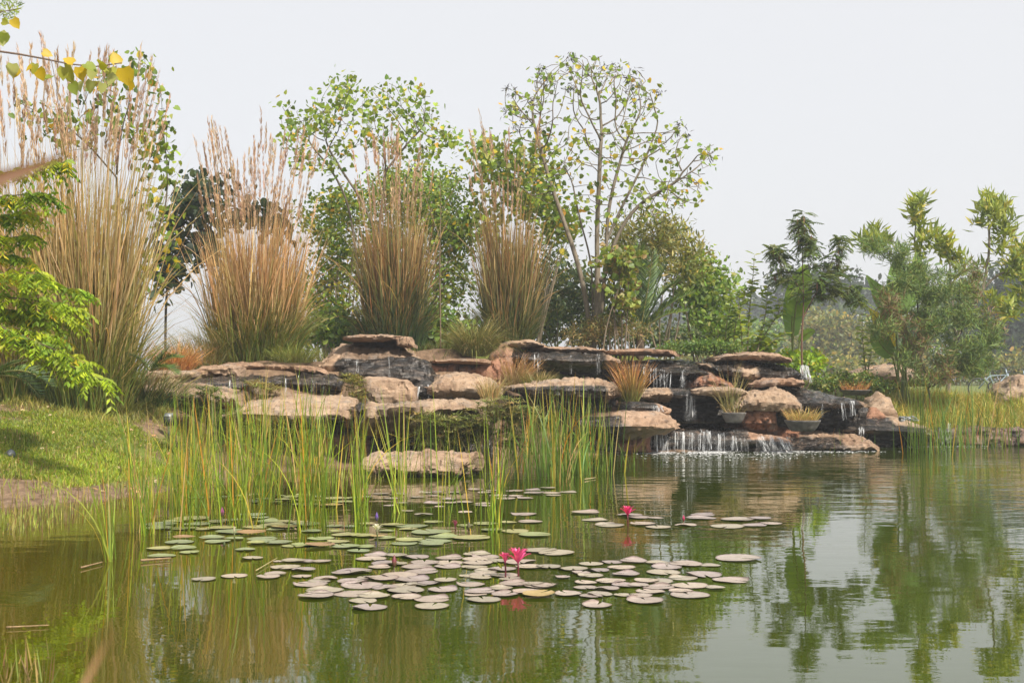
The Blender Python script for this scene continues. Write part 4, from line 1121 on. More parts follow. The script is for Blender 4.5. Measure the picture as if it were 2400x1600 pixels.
bush('leafy_thicket', 'yellow green thicket between the fanning and rust grasses', [(760, 540, 60, 90, 1), (800, 640, 50, 100, 1), (745, 700, 40, 80, .8), (820, 480, 50, 50, .6), (790, 760, 60, 40, .6)], 33.5, 1.3, 4600, .13, 'oval', dict(cols=YG['cols'], w=[4, 4, 5, 1.5, .4, 1]), stems=26, bark=(.30, .25, .18))
bush('leafy_thicket', 'green thicket rising behind the rust brown grass', [(900, 450, 70, 55, .8), (960, 440, 60, 55, .8), (1030, 450, 60, 60, .8), (1000, 520, 80, 80, 1.2), (1060, 560, 60, 90, 1), (900, 560, 70, 80, 1), (1040, 680, 60, 90, 1)], 35, 1.6, 9000, .125, 'oval', dict(cols=YG['cols'], w=[3, 5, 6, .9, .2, 1]), stems=24, bark=(.26, .21, .15))
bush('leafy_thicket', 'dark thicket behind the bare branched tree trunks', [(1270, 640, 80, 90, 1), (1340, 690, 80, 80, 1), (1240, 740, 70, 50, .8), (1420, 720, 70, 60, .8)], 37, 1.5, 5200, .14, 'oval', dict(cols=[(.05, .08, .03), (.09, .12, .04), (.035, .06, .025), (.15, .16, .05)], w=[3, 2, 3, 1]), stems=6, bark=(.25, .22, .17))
bush('leafy_thicket', 'yellowing leaf thicket left of the bare branched tree', [(1180, 420, 60, 60, 1), (1240, 480, 60, 70, 1), (1150, 360, 40, 40, .7), (1260, 380, 50, 60, .7), (1300, 520, 50, 60, .8), (1130, 520, 40, 60, .6)], 34.4, 1.3, 2600, .14, 'heart', YG, stems=16, bark=(.30, .25, .18), clump=.3)
bush('leafy_thicket', 'dim low foliage behind the peaked rock and rust grass', [(800, 770, 70, 30, 1), (1010, 760, 60, 40, 1), (1050, 790, 50, 30, .7)], 31.0, .8, 2600, .15, 'oval', GR, stems=4)
bush('leafy_shrub', 'drooping lime and brown leaved shrub on the bare tree trunk', [(1450, 640, 45, 50, 1), (1470, 690, 30, 40, .7), (1420, 610, 40, 30, .6), (1460, 590, 40, 30, .6)], 31.4, .5, 800, .13, 'heart', dict(cols=[(.14, .19, .02), (.20, .21, .04), (.09, .14, .02), (.22, .17, .07)], w=[3, 2, 2, 2]), stems=6, clump=.14, droop=.7)
bush('olive_leaved_tree', 'olive narrow leaved tree right of the bare branched tree', [(1520, 540, 60, 50, 1), (1570, 560, 40, 45, 1), (1500, 610, 60, 40, 1), (1560, 620, 50, 40, .9), (1620, 590, 25, 20, .5), (1460, 560, 40, 40, .6), (1610, 640, 30, 30, .6)], 35, 1.2, 3600, .24, 'lance', dict(cols=[(.15, .16, .04), (.21, .20, .055), (.11, .13, .03), (.28, .23, .06)], w=[3, 2, 2, 1]), cat='tree', stems=7, clump=.24, droop=-.5, up=0)
bush('broad_leaved_bush', 'bright green rounded bush right of the palm', [(1640, 640, 50, 45, 1), (1690, 690, 40, 50, 1), (1640, 720, 45, 60, 1.2), (1690, 760, 35, 40, .8), (1610, 680, 25, 40, .5)], 35.5, 1.0, 3200, .15, 'oval', dict(cols=[(.12, .19, .025), (.09, .15, .025), (.18, .24, .04), (.22, .26, .07)], w=[4, 3, 3, 1]), stems=8)
bush('dry_shrub', 'dry brownish undershrub on the ledge left of the palm', [(1420, 765, 60, 25, 1), (1370, 785, 50, 18, 1), (1480, 775, 50, 20, .8)], 32.0, .6, 2400, .12, 'lance', dict(cols=[(.20, .17, .06), (.12, .12, .04), (.28, .2, .09), (.08, .10, .03)], w=[2, 3, 1.5, 2]), stems=14, clump=.12)
bush('trailing_groundcover', 'green groundcover spilling over the pink cap slab', [(1640, 812, 45, 12, 1), (1700, 815, 40, 10, 1), (1580, 812, 40, 10, .7)], 31.2, .5, 3400, .07, 'oval', dict(cols=[(.09, .15, .02), (.06, .11, .02), (.16, .20, .04)], w=[3, 3, 1]), stems=2, clump=.08)
bush('trailing_groundcover', 'low green creeper on the bank right of the wide rock', [(1950, 890, 50, 12, 1), (2010, 888, 40, 14, 1), (1920, 905, 30, 10, .6), (2060, 905, 40, 14, .6)], 34, .8, 3800, .085, 'oval', dict(cols=[(.09, .14, .02), (.06, .10, .02), (.20, .19, .06), (.15, .19, .03)], w=[3, 3, 1.5, 1]), stems=2, clump=.1)
bush('leafy_shrub', 'low bright shrub behind the wide rock', [(1850, 845, 40, 25, 1), (1900, 850, 35, 25, 1), (1780, 815, 40, 18, .6)], 33, .6, 1500, .14, 'oval', dict(cols=LIME['cols'], w=[3, 2, 3, .4]), stems=10, clump=.12)
for lab, bl, D, n, pal, sz in [
    ('hazy grey green bushes far behind the small acacia', [(1900, 800, 60, 45, 1), (1960, 810, 60, 50, 1), (2010, 800, 50, 50, 1), (1930, 760, 50, 30, .6)], 110, 5200, OL, .42),
    ('pale bushes far behind the milkweed shrub', [(1720, 790, 60, 35, 1), (1800, 790, 60, 40, 1), (1650, 780, 60, 30, .7)], 130, 4200, GR, .5),
    ('hazy bush row far behind the tamarisk', [(2080, 790, 60, 60, 1), (2160, 780, 60, 60, 1), (2130, 830, 80, 30, .8)], 120, 3600, GR, .45)]:
    bush('far_bush', lab, bl, D, 4, n, sz, 'oval', pal, clump=.65, stems=5, group='far hazy bushes')
for lab, bl, D, n, pal in [
    ('big hazy blue green tree far behind the banana leaf', [(1860, 690, 50, 50, 1), (1920, 680, 60, 45, 1), (1980, 690, 45, 40, .8), (1890, 730, 60, 30, .8)], 200, 5200, DK),
    ('flat topped hazy tree far behind the right banana plant', [(2030, 705, 40, 14, 1), (2060, 715, 30, 12, .7), (2045, 740, 30, 30, .5)], 230, 1500, DK),
    ('big dark hazy tree behind the tamarisk on the right', [(2340, 740, 60, 80, 1), (2380, 680, 60, 70, 1), (2300, 800, 50, 50, 1), (2370, 820, 60, 50, 1), (2430, 740, 70, 100, 1)], 120, 8000, DK),
    ('faint hazy tree line behind the milkweed shrub', [(1600, 740, 60, 30, 1), (1680, 745, 60, 25, 1), (1760, 735, 50, 30, 1), (1560, 760, 50, 25, .7)], 260, 3600, DK),
    ('hazy round tree far behind the leaning right tree', [(2240, 700, 60, 50, 1), (2200, 750, 50, 40, .8), (2270, 750, 50, 40, .8)], 170, 3800, GR)]:
    bush('far_tree', lab, bl, D, 6.0, n, .0048 * D, 'oval', pal, clump=.0075 * D, stems=4, cat='tree', group='far hazy trees', up=.8)

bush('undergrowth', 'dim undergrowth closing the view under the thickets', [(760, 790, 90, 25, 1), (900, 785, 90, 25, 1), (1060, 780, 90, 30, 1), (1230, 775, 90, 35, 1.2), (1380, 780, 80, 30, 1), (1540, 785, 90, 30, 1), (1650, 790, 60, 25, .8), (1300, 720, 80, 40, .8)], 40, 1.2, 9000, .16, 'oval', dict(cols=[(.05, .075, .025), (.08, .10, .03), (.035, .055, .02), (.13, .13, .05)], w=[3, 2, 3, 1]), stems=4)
bush('far_bush', 'low pale hedge line far behind the right bank', [(1650, 850, 90, 22, 1), (1800, 855, 90, 22, 1), (1950, 860, 90, 20, 1), (2100, 865, 90, 20, 1), (2250, 865, 90, 20, 1), (2400, 860, 90, 24, 1)], 90, 3, 9000, .34, 'oval', OL, clump=.5, stems=4, group='far hazy bushes')

# milkweed shrub with paired oval leaves up each cane
def canes(name, label, cat, D, lines, size, pal, ind=260, kind='oval', bark=(.25, .22, .12)):
    base = on_ground(lines[0][0][0], D)
    root = thing(name, label, cat, base)
    gs, pp, aa, nn = [], [], [], []
    for ln in lines:
        pts = spline(np.array([P(a, b, D + RNG.uniform(-.25, .25)) for a, b in ln]), 24)
        pts[0, 2] = min(pts[0, 2], float(ground_z(pts[0, 0], pts[0, 1]))) - .05
        gs.append(tube(pts, np.linspace(.022, .006, 24), 5, bark))
        L = np.linalg.norm(np.diff(pts, axis=0), axis=1).sum()
        m = int(L / .11)
        for k in range(int(m * .18), m + 1):
            q = pts[min(23, int(k / m * 23))]
            az = k * 1.6 + RNG.normal(0, .3)
            for s in (0, math.pi):
                pp.append(q + RNG.normal(0, .015, 3)); aa.append((math.cos(az + s), math.sin(az + s), RNG.uniform(-.25, .6))); nn.append((RNG.normal(0, .3), RNG.normal(0, .3), 1))
    part('canes', join(*gs), M_BARK, root, True)
    pp, aa, nn = np.array(pp), np.array(aa), np.array(nn)
    n = len(pp)
    ci = RNG.choice(len(pal['cols']), n, p=np.array(pal['w']) / sum(pal['w']))
    sz = size * RNG.uniform(.6, 1.15, n)
    tm = leaf_templates(kind, pal['cols'], M_LEAF)
    k = RNG.permutation(n)[:ind]
    leaf_objects(root, root, kind, pp[k], aa[k], nn[k], sz[k], ci[k], M_LEAF, tm)
    r = np.setdiff1d(np.arange(n), k)
    if len(r) > 2:
        part('foliage', place(kind, pp[r], aa[r], nn[r], sz[r], np.asarray(pal['cols'])[ci[r]]), M_LEAF, root, kind='stuff')
    return root
MW = dict(cols=[(.15, .21, .035), (.21, .27, .05), (.10, .16, .03), (.28, .31, .09)], w=[3, 2, 3, 1])
canes('milkweed_shrub', 'tall milkweed shrub with oval leaves on long canes', 'shrub', 32.4,
      [[(1752, 825), (1755, 740), (1765, 650), (1768, 598)], [(1720, 825), (1722, 760), (1745, 690), (1770, 660)], [(1775, 825), (1790, 760), (1800, 700), (1790, 670)], [(1770, 825), (1800, 770), (1830, 730), (1822, 700)], [(1700, 820), (1702, 760), (1712, 720), (1716, 690)], [(1780, 828), (1810, 800), (1840, 780)], [(1740, 825), (1738, 770), (1730, 720), (1738, 680)]], .25, MW, 290)
canes('milkweed_shrub', 'small milkweed cane left of the right banana plant', 'shrub', 35.2,
      [[(2030, 880), (2024, 820), (2020, 780), (2022, 742)], [(2034, 880), (2038, 840), (2050, 815)]], .24, MW, 120)

# feathery-leaved saplings
def pinnate(base, axis, L, pairs, ll, col, droop=.3, wide=1.0, kind='leaflet'):
    """compound leaves: rachis with paired leaflets"""
    n = len(base); axis = unit(axis)
    t = np.linspace(.12, 1, pairs)
    side = unit(np.cross(axis, np.array([0, 0, 1.0]) + RNG.normal(0, .15, (n, 3))))
    sag = np.zeros((n, pairs, 3)); sag[..., 2] = -(t ** 2)[None] * droop * L[:, None]
    pts = base[:, None] + axis[:, None] * (t[None] * L[:, None])[..., None] + sag
    out = []
    for s in (-1, 1):
        a = unit(side[:, None] * s + axis[:, None] * .45 + np.array([0, 0, -droop * 1.6]) + RNG.normal(0, .12, pts.shape))
        nr = unit(np.cross(a, axis[:, None]) + RNG.normal(0, .25, pts.shape))
        m = n * pairs
        out.append(place(kind, pts.reshape(-1, 3), a.reshape(-1, 3), nr.reshape(-1, 3), ll * RNG.uniform(.75, 1.1, m), np.repeat(col, pairs, 0) * (1 + RNG.normal(0, .12, (m, 1))), wide))
    # the stalks
    w_ = .004
    e = base + axis * L[:, None]; e[:, 2] -= droop * L
    V = np.stack([base - side * w_, base + side * w_, e], 1).reshape(-1, 3)
    out.append((V, np.arange(n * 3).reshape(-1, 3), np.tile([.12, .14, .04], (n * 3, 1))))
    return join(*out)

root, pos, par, r, ch = make_tree('acacia_sapling', 'slim forked acacia sapling with feathery leaves above the wide rock', 'tree',
    [[(1882, 860), (1878, 800), (1882, 745), (1884, 700), (1880, 600), (1882, 500)], [(1882, 745), (1905, 700), (1938, 640), (1970, 560)], [(1884, 690), (1850, 640), (1810, 600)], [(1910, 695), (1960, 690), (2010, 685)], [(1882, 640), (1910, 605), (1935, 640)]],
    [(1880, 530, 25, 30, 1), (1830, 590, 45, 20, 1), (1900, 580, 30, 20, .7), (1960, 560, 25, 25, .8), (1980, 650, 40, 40, 1), (1930, 660, 40, 25, .8), (2000, 700, 30, 25, .6), (1830, 660, 30, 15, .5)],
    31.8, .8, 90, None, bark=(.20, .11, .07), r0=.0045, rmax=.05, kill=.28, step=.16)
k = np.array([i for i in range(len(pos)) if r[i] < .012 and pos[i, 2] > 3.2]); k = RNG.choice(k, 520)
ax = rdir(len(k)); ax[:, 2] *= .4
part('foliage', pinnate(pos[k] + RNG.normal(0, .04, (len(k), 3)), ax, RNG.uniform(.22, .42, len(k)), 12, .095, palette([(.06, .09, .035), (.09, .13, .03), (.13, .16, .05)], [3, 2, 1], len(k)), .35, 1.0), M_LEAF, root, kind='stuff')
k = RNG.choice(np.array([i for i in range(len(pos)) if not ch[i]]), 26)
pp = np.repeat(pos[k], 3, 0) + RNG.normal(0, .08, (78, 3))
part('seed_pods', place('lance', pp, np.tile([0, .1, -1.0], (78, 1)), rdir(78), RNG.uniform(.15, .26, 78), palette([(.14, .07, .045), (.2, .11, .07)], [1, 1], 78), .8), M_LEAF, root, kind='stuff')

# the right-hand leaning tree: leaf tufts at branch ends
root, pos, par, r, ch = make_tree('leaning_tree', 'crooked tree with upright lance leaf tufts at the right edge', 'tree',
    [[(2215, 860), (2240, 790), (2260, 740), (2300, 690)], [(2160, 870, .3), (2165, 760, .3), (2176, 680, .2), (2165, 620, .2), (2140, 590, .1), (2146, 540, 0), (2150, 480)], [(2140, 590, .1), (2100, 570, .3), (2060, 550, .3)], [(2260, 740), (2330, 640), (2400, 625), (2480, 600)], [(2215, 860), (2225, 800, .5), (2300, 720, .6), (2420, 690, .6)], [(2300, 690), (2320, 600), (2318, 520), (2310, 470)], [(2240, 790), (2230, 690), (2225, 600)]],
    [(2150, 480, 35, 50, 1), (2080, 560, 45, 30, .8), (2030, 570, 30, 40, .7), (2220, 590, 50, 50, 1.1), (2310, 500, 45, 60, 1.2), (2360, 520, 50, 60, 1), (2400, 580, 50, 60, 1), (2260, 620, 40, 40, .6), (2390, 640, 50, 50, .8), (2380, 720, 40, 40, .5)],
    36.0, 1.0, 150, None, bark=(.26, .22, .17), r0=.012, rmax=.14, kill=.4, step=.24)
tips = np.array([i for i in range(len(pos)) if r[i] < .021])
k = np.repeat(tips, 20)
ax = rdir(len(k)); ax[:, 2] += .75
n = len(k)
lp, la, ln_, ls = pos[k] + RNG.normal(0, .10, (n, 3)), unit(ax), rdir(n), RNG.uniform(.26, .46, n)
pal = dict(cols=[(.16, .21, .035), (.22, .25, .04), (.10, .14, .03), (.30, .27, .05)], w=[3, 3, 2, .7])
ci = RNG.choice(4, n, p=np.array(pal['w']) / sum(pal['w']))
q = RNG.permutation(n); qi, qr = q[:300], q[300:]
cr = part('crown', place('lance', lp[qr], la[qr], ln_[qr], ls[qr], np.asarray(pal['cols'])[ci[qr]], 1.1), M_LEAF, root, kind='stuff')
leaf_objects(cr, root, 'lance', lp[qi], la[qi], ln_[qi], ls[qi], ci[qi], M_LEAF, leaf_templates('lance', pal['cols'], M_LEAF))

# tamarisk: clouds of fine needles
root, pos, par, r, ch = make_tree('tamarisk', 'feathery grey green tamarisk with rusty sprays on the right bank', 'tree',
    [[(2185, 905), (2168, 860), (2150, 820), (2120, 790), (2090, 740)], [(2188, 905, .2), (2230, 840, .2), (2260, 760, .2)], [(2150, 820), (2152, 740), (2150, 690), (2130, 650)], [(2190, 905, -.2), (2220, 880, -.2), (2290, 830, -.3)]],
    [(2090, 700, 50, 50, 1), (2150, 660, 50, 50, 1), (2080, 770, 40, 40, .9), (2170, 760, 60, 60, 1.2), (2240, 720, 60, 60, 1.2), (2270, 660, 50, 50, 1), (2290, 760, 60, 50, 1), (2210, 840, 70, 40, 1.1), (2290, 840, 50, 40, .9), (2110, 600, 60, 40, .8), (2040, 580, 30, 30, .4), (2130, 850, 40, 35, .9), (2325, 780, 25, 40, .5), (2180, 885, 60, 25, 1), (2270, 880, 60, 25, 1)],
    33.4, .9, 520, None, bark=(.06, .05, .045), r0=.004, rmax=.07, kill=.26, step=.17, infl=1.8)
k = np.array([i for i in range(len(pos)) if r[i] < .014])
k = np.repeat(k, 48); n = len(k)
px_rust = np.sin(pos[k, 0] * 2.1 + pos[k, 2] * 1.7) + RNG.normal(0, .4, n)
c = np.where((px_rust > .9)[:, None], palette([(.20, .14, .07), (.26, .17, .09)], [1, 1], n), palette([(.12, .20, .06), (.17, .24, .06), (.23, .28, .07)], [2, 2, 1.3], n))
ax = rdir(n); ax[:, 2] += .55
part('foliage', place('lance', pos[k] + RNG.normal(0, .10, (n, 3)), unit(ax), rdir(n), RNG.uniform(.14, .30, n), c, .36), M_GRASS, root, kind='stuff')

# banana-like plants: each blade split along its veins
def paddle(px_pts, half, D, col, rng_tear=.35, ddep=0.0):
    """one big blade: px_pts = midrib in the picture from stalk to tip, half = half width there (px)"""
    n = 30
    mid = spline(np.array([P(a, b, D + ddep * i / len(px_pts)) for i, (a, b) in enumerate(px_pts)]), n)
    tg = unit(np.gradient(mid, axis=0))
    side = unit(np.cross(tg, np.array([0.25, -1.0, 0.2])))
    t = np.linspace(0, 1, n)
    hw = np.interp(t, np.linspace(0, 1, len(half)), np.array(half)) * D / FPX
    V, F = [], []
    fold = np.array([0, -1.0, 0.3])
    for s in (-1, 1):
        i = 0
        while i < n - 1:
            j = min(n - 1, i + int(RNG.integers(2, 6)))
            gap = RNG.uniform(0, rng_tear)
            for q in range(i, j):
                a, b = mid[q], mid[q + 1]
                e0 = a + side[q] * s * hw[q] + tg[q] * hw[q] * .35 + fold * hw[q] * .25
                e1 = b + side[q + 1] * s * hw[q + 1] + tg[q + 1] * hw[q + 1] * .35 + fold * hw[q + 1] * .25
                if q == j - 1: e1 = e1 + (e0 - e1) * gap
                o = len(V); V += [a, b, e1, e0]; F.append((o, o + 1, o + 2, o + 3))
            i = j
    V = np.array(V)
    return (V, np.array(F), np.tile(col, (len(V), 1)) * (1 + RNG.normal(0, .06, (len(V), 1)))), mid

def banana(label, basepx, D, leaves, cat='plant'):
    base = on_ground(basepx, D)
    root = thing('banana_plant', label, cat, base)
    for pts, half, col, dd in leaves:
        g, mid = paddle(pts, half, D + dd, np.array(col))
        lf = part('leaf', g, M_LEAF, root)
        part('midrib', tube(mid + np.array([0, -.012, 0]), np.linspace(.02, .006, len(mid)), 5, (.26, .28, .07)), M_BARK, root, True).parent = lf
        b = base + np.array([RNG.normal(0, .12), RNG.normal(0, .1), -.1])
        m = (b + mid[0]) / 2 + np.array([0, 0, .15])
        part('stalk', tube(spline([b, m, mid[0], mid[2]], 12), np.linspace(.035, .02, 12), 6, (.22, .27, .07)), M_BARK, root, True)
    return root
BG = [(.14, .23, .02), (.10, .18, .03), (.20, .26, .03)]
banana('single upright banana leaf plant beside the acacia sapling', 1856, 32.6, [
    ([(1862, 745), (1868, 700), (1880, 650), (1888, 620)], [20, 34, 30, 22, 3], BG[0], 0), ([(1856, 790), (1856, 740), (1862, 690), (1872, 640)], [16, 26, 26, 14, 2], BG[1], .2), ([(1872, 800), (1892, 780), (1910, 775)], [5, 12, 10, 2], BG[0], .1)])
banana('banana plant with broad torn leaves behind the tamarisk', 2110, 34.4, [
    ([(2100, 760), (2080, 720), (2055, 680), (2030, 645)], [14, 28, 26, 12, 2], BG[1], 0), ([(2112, 740), (2108, 690), (2100, 640), (2104, 600)], [20, 36, 32, 18, 3], (.10, .17, .035), .3),
    ([(2090, 820), (2075, 780), (2055, 745), (2035, 722)], [14, 24, 22, 12, 2], (.36, .30, .03), .1), ([(2092, 835), (2070, 815), (2055, 790), (2045, 760)], [18, 28, 26, 14, 2], BG[1], -.1),
    ([(2128, 720), (2140, 670), (2148, 620), (2146, 590)], [16, 30, 28, 12, 2], BG[1], .5), ([(2120, 790), (2135, 800), (2150, 820)], [8, 14, 12, 3], (.2, .25, .04), .1)])

# palms
def palm(label, crown, D, fronds, width, col, trunk=True, cat='palm', name='palm'):
    base = on_ground(crown[0], D)
    root = thing(name, label, cat, base)
    c0 = P(crown[0], crown[1], D)
    for tip, mid, dd in fronds:
        m = 46
        q = spline(np.array([c0, P(mid[0], mid[1], D + dd * .6), P(tip[0], tip[1], D + dd)]), m)
        tg = unit(np.gradient(q, axis=0))
        sd_ = unit(np.cross(tg, np.array([0, 0, 1.0])))
        up = np.cross(sd_, tg)
        L = np.linalg.norm(q[-1] - q[0]) * width * np.sin(np.linspace(.35, 2.9, m)) ** .7
        gs = [tube(q, np.linspace(.022, .005, m), 4, (.20, .20, .07))]
        for s in (-1, 1):
            a = unit(sd_ * s * .8 + tg * .75 + up * .35 + RNG.normal(0, .07, (m, 3)))
            gs.append(place('lance', q[3:], a[3:], unit(np.cross(a, tg) + RNG.normal(0, .2, (m, 3)))[3:], L[3:], palette(col, [1] * len(col), m - 3, .15), .42))
        part('frond', join(*gs), M_LEAF, root)
    if trunk:
        part('trunk', tube(spline([base - [0, 0, .1], (base + c0) / 2, c0], 8), .11, 8, (.14, .10, .07)), M_BARK, root, True)
    return root
PG = np.array([(.06, .10, .03), (.09, .13, .035), (.045, .08, .03)])
palm('date palm with arching fronds behind the dry undershrub', (1500, 775), 32.6, [((1625, 685), (1570, 710), -.4), ((1610, 730), (1560, 735), -.8), ((1500, 570), (1495, 660), .2), ((1430, 600), (1465, 680), .3), ((1560, 620), (1535, 680), .3), ((1590, 660), (1545, 690), .5), ((1400, 680), (1450, 710), -.3), ((1470, 590), (1480, 670), -.6), ((1410, 740), (1450, 735), -.8), ((1530, 590), (1520, 670), -.7)], .26, PG * 1.35)
palm('young palm fronds arching at the left end of the rocks', (352, 868), 22.3, [((425, 838), (395, 836), -.3), ((415, 878), (390, 856), -.5), ((395, 815), (380, 835), .2), ((300, 830), (325, 840), 0)], .30, PG, False, 'palm', 'young_palm')
palm('blue green palm fronds low at the left edge', (-30, 880), 19.5, [((120, 905), (60, 862), -.3), ((95, 930), (50, 880), -.5), ((60, 845), (20, 855), .2), ((-90, 860), (-60, 860), 0)], .26, PG * 1.1, False, 'palm', 'young_palm')
for i, (cx, cy, D, lab) in enumerate([(1905, 760, 170, 'hazy palm far behind the banana leaf'), (1975, 770, 160, 'second hazy palm farther right by the bushes')]):
    fr = []
    for k in range(12):
        a = -math.pi / 2 + (k - 5.5) * .3
        fr.append(((cx + math.cos(a) * 62, cy + math.sin(a) * 62 + 18 * abs(math.cos(a)) ** 2), (cx + math.cos(a) * 34, cy + math.sin(a) * 44), RNG.normal(0, 1)))
    palm(lab, (cx, cy), D, fr, .3, PG, True, 'palm', 'far_palm')

# bright compound-leaved branches reaching in from the left
def bough_tree():
    D0 = 17.6
    base = np.array([P(-230, 800, D0)[0], D0, 0.0]); base[2] = float(ground_z(base[0], base[1]))
    root = thing('bright_leaved_tree', 'tree reaching in from the left with bright drooping compound leaves', 'tree', base)
    lines = [[(-230, 520), (-60, 420), (60, 395), (150, 380)], [(-230, 560), (-60, 470), (50, 455), (115, 458)], [(-230, 600), (-60, 520), (20, 500), (80, 505)], [(-230, 640), (-80, 570), (0, 560), (60, 552)], [(-230, 660), (-80, 610), (0, 600), (60, 605)],
             [(-230, 700), (-60, 650), (80, 655), (190, 682)], [(-230, 720), (-60, 690), (60, 700), (180, 720)], [(-230, 740), (-60, 725), (60, 745), (175, 745)], [(-230, 760), (-60, 760), (60, 770), (135, 790)], [(-230, 760), (-40, 780), (100, 820), (170, 860), (240, 890)], [(-230, 720), (-60, 740), (60, 790), (200, 850)], [(-230, 680), (-80, 640), (20, 640), (100, 640)], [(-230, 700), (-60, 710), (40, 730), (100, 735)]]
    gs = [tube(spline([base - [0, 0, .1], base + [.1, 0, 1.2], P(-230, 520, D0), P(-220, 250, D0)], 14), np.linspace(.11, .03, 14), 8, (.16, .13, .10))]
    bp, ba = [], []
    for ln in lines:
        dd = RNG.uniform(-.5, .5)
        q = spline(np.array([P(a, b, D0 + dd * i / 3) for i, (a, b) in enumerate(ln)]), 46)
        gs.append(tube(q, np.linspace(.022, .004, 46), 5, (.13, .10, .06)))
        tg = unit(np.gradient(q, axis=0))
        for k in range(12, 46):
            for _ in range(2 if k < 40 else 3):
                bp.append(q[k] + RNG.normal(0, .02, 3)); ba.append(tg[k] * RNG.uniform(.1, .9) + np.array([RNG.normal(0, .6), RNG.normal(0, .7), RNG.normal(.05, .3)]))
    part('branches', join(*gs), M_BARK, root, True)
    bp, ba = np.array(bp), unit(np.array(ba))
    n = len(bp)
    c = palette([(.18, .26, .012), (.25, .31, .015), (.11, .18, .012), (.36, .31, .02), (.30, .15, .03)], [5, 4, 3, .8, .12], n, .15)
    g = pinnate(bp, ba, RNG.uniform(.16, .28, n), 5, .125, c, .55, .95)
    part('foliage', g, M_LEAF, root, kind='stuff')
bough_tree()

# near twig with large yellowing leaves crossing the top left corner
def twig_tree():
    D0 = 9.0
    base = np.array([-8.6, D0, float(ground_z(-8.6, D0))])
    root = thing('yellowing_tree', 'overhanging twig tree with large yellowing insect eaten leaves at top left', 'tree', base)
    top = base + np.array([.4, 0, 3.4])
    t1 = np.array([top, P(-500, 60, D0), P(-200, 98, D0), P(0, 120, D0), P(90, 135, D0), P(180, 155, D0), P(240, 157, D0), P(285, 148, D0)])
    t2 = np.array([top + [0, 0, .2], P(-300, -60, D0 + .2), P(-120, 30, D0 + .2), P(0, 32, D0 + .2), P(45, 20, D0 + .2)])
    t3 = np.array([P(120, 140, D0), P(130, 190, D0 - .1), P(138, 225, D0 - .1)])
    gs = [tube(spline([base - [0, 0, .1], base + [.15, 0, 1.8], top], 8), np.linspace(.12, .07, 8), 8, (.14, .11, .08))]
    for t, a, b in ((t1, .03, .004), (t2, .03, .003), (t3, .003, .002)):
        gs.append(tube(spline(t, 30), np.linspace(a, b, 30) if a > .01 else np.linspace(a, b, 30), 5, (.16, .11, .08)))
    part('branches', join(*gs), M_BARK, root, True)
    # px, py of leaf base, angle of the leaf in the picture (deg, 0 right, 90 down), length px, colour
    S = [(155, 142, 60, 44, 0), (200, 150, 35, 46, 1), (232, 150, 20, 42, 0), (262, 146, 300, 44, 1), (172, 148, 205, 38, 2), (185, 158, 80, 46, 2), (255, 160, 60, 50, 0), (215, 160, 95, 40, 3), (275, 150, 250, 44, 2), (290, 160, 80, 60, 2),
         (82, 150, 100, 36, 0), (90, 160, 75, 44, 2), (75, 155, 140, 26, 2), (150, 158, 95, 44, 0), (160, 165, 70, 48, 0), (170, 195, 70, 44, 1), (192, 190, 88, 46, 3), (215, 190, 105, 44, 3), (120, 178, 130, 34, 1), (100, 122, 20, 34, 2), (30, 150, 95, 44, 3), (38, 160, 110, 36, 2),
         (0, 75, 80, 48, 3), (10, 78, 100, 40, 1), (30, 45, 60, 36, 2), (5, 50, 20, 26, 0), (300, 180, 60, 44, 0), (270, 175, 120, 46, 3), (240, 195, 100, 36, 3), (305, 190, 110, 40, 2), (-40, 110, 100, 46, 1), (-90, 100, 80, 46, 0)]
    pal = [(.20, .21, .02), (.15, .19, .025), (.34, .25, .012), (.26, .28, .10)]
    tm = leaf_templates('heart', pal, M_LEAF)
    pp = np.array([P(s[0], s[1], D0 + RNG.uniform(-.15, .15)) for s in S])
    a = np.radians([s[2] for s in S])
    ax = np.stack([np.cos(a), RNG.normal(0, .35, len(S)), -np.sin(a)], -1)
    nr = np.stack([RNG.normal(0, .5, len(S)), np.full(len(S), -1.0), RNG.normal(.2, .5, len(S))], -1)
    leaf_objects(root, root, 'heart', pp, ax, nr, np.array([s[3] for s in S]) * .72 * D0 / FPX, np.array([s[4] for s in S]), M_LEAF, tm)
    # fine needle-like sprays in the corner
    m = 260
    p = P(RNG.uniform(-60, 45, m), RNG.uniform(0, 45, m), D0 + .3 + RNG.normal(0, .1, m))
    part('leaflets', place('lance', p, rdir(m, .3), rdir(m), RNG.uniform(.03, .075, m), palette([(.2, .25, .03), (.12, .18, .03)], [1, 1], m), .8), M_LEAF, root, kind='stuff')
twig_tree()

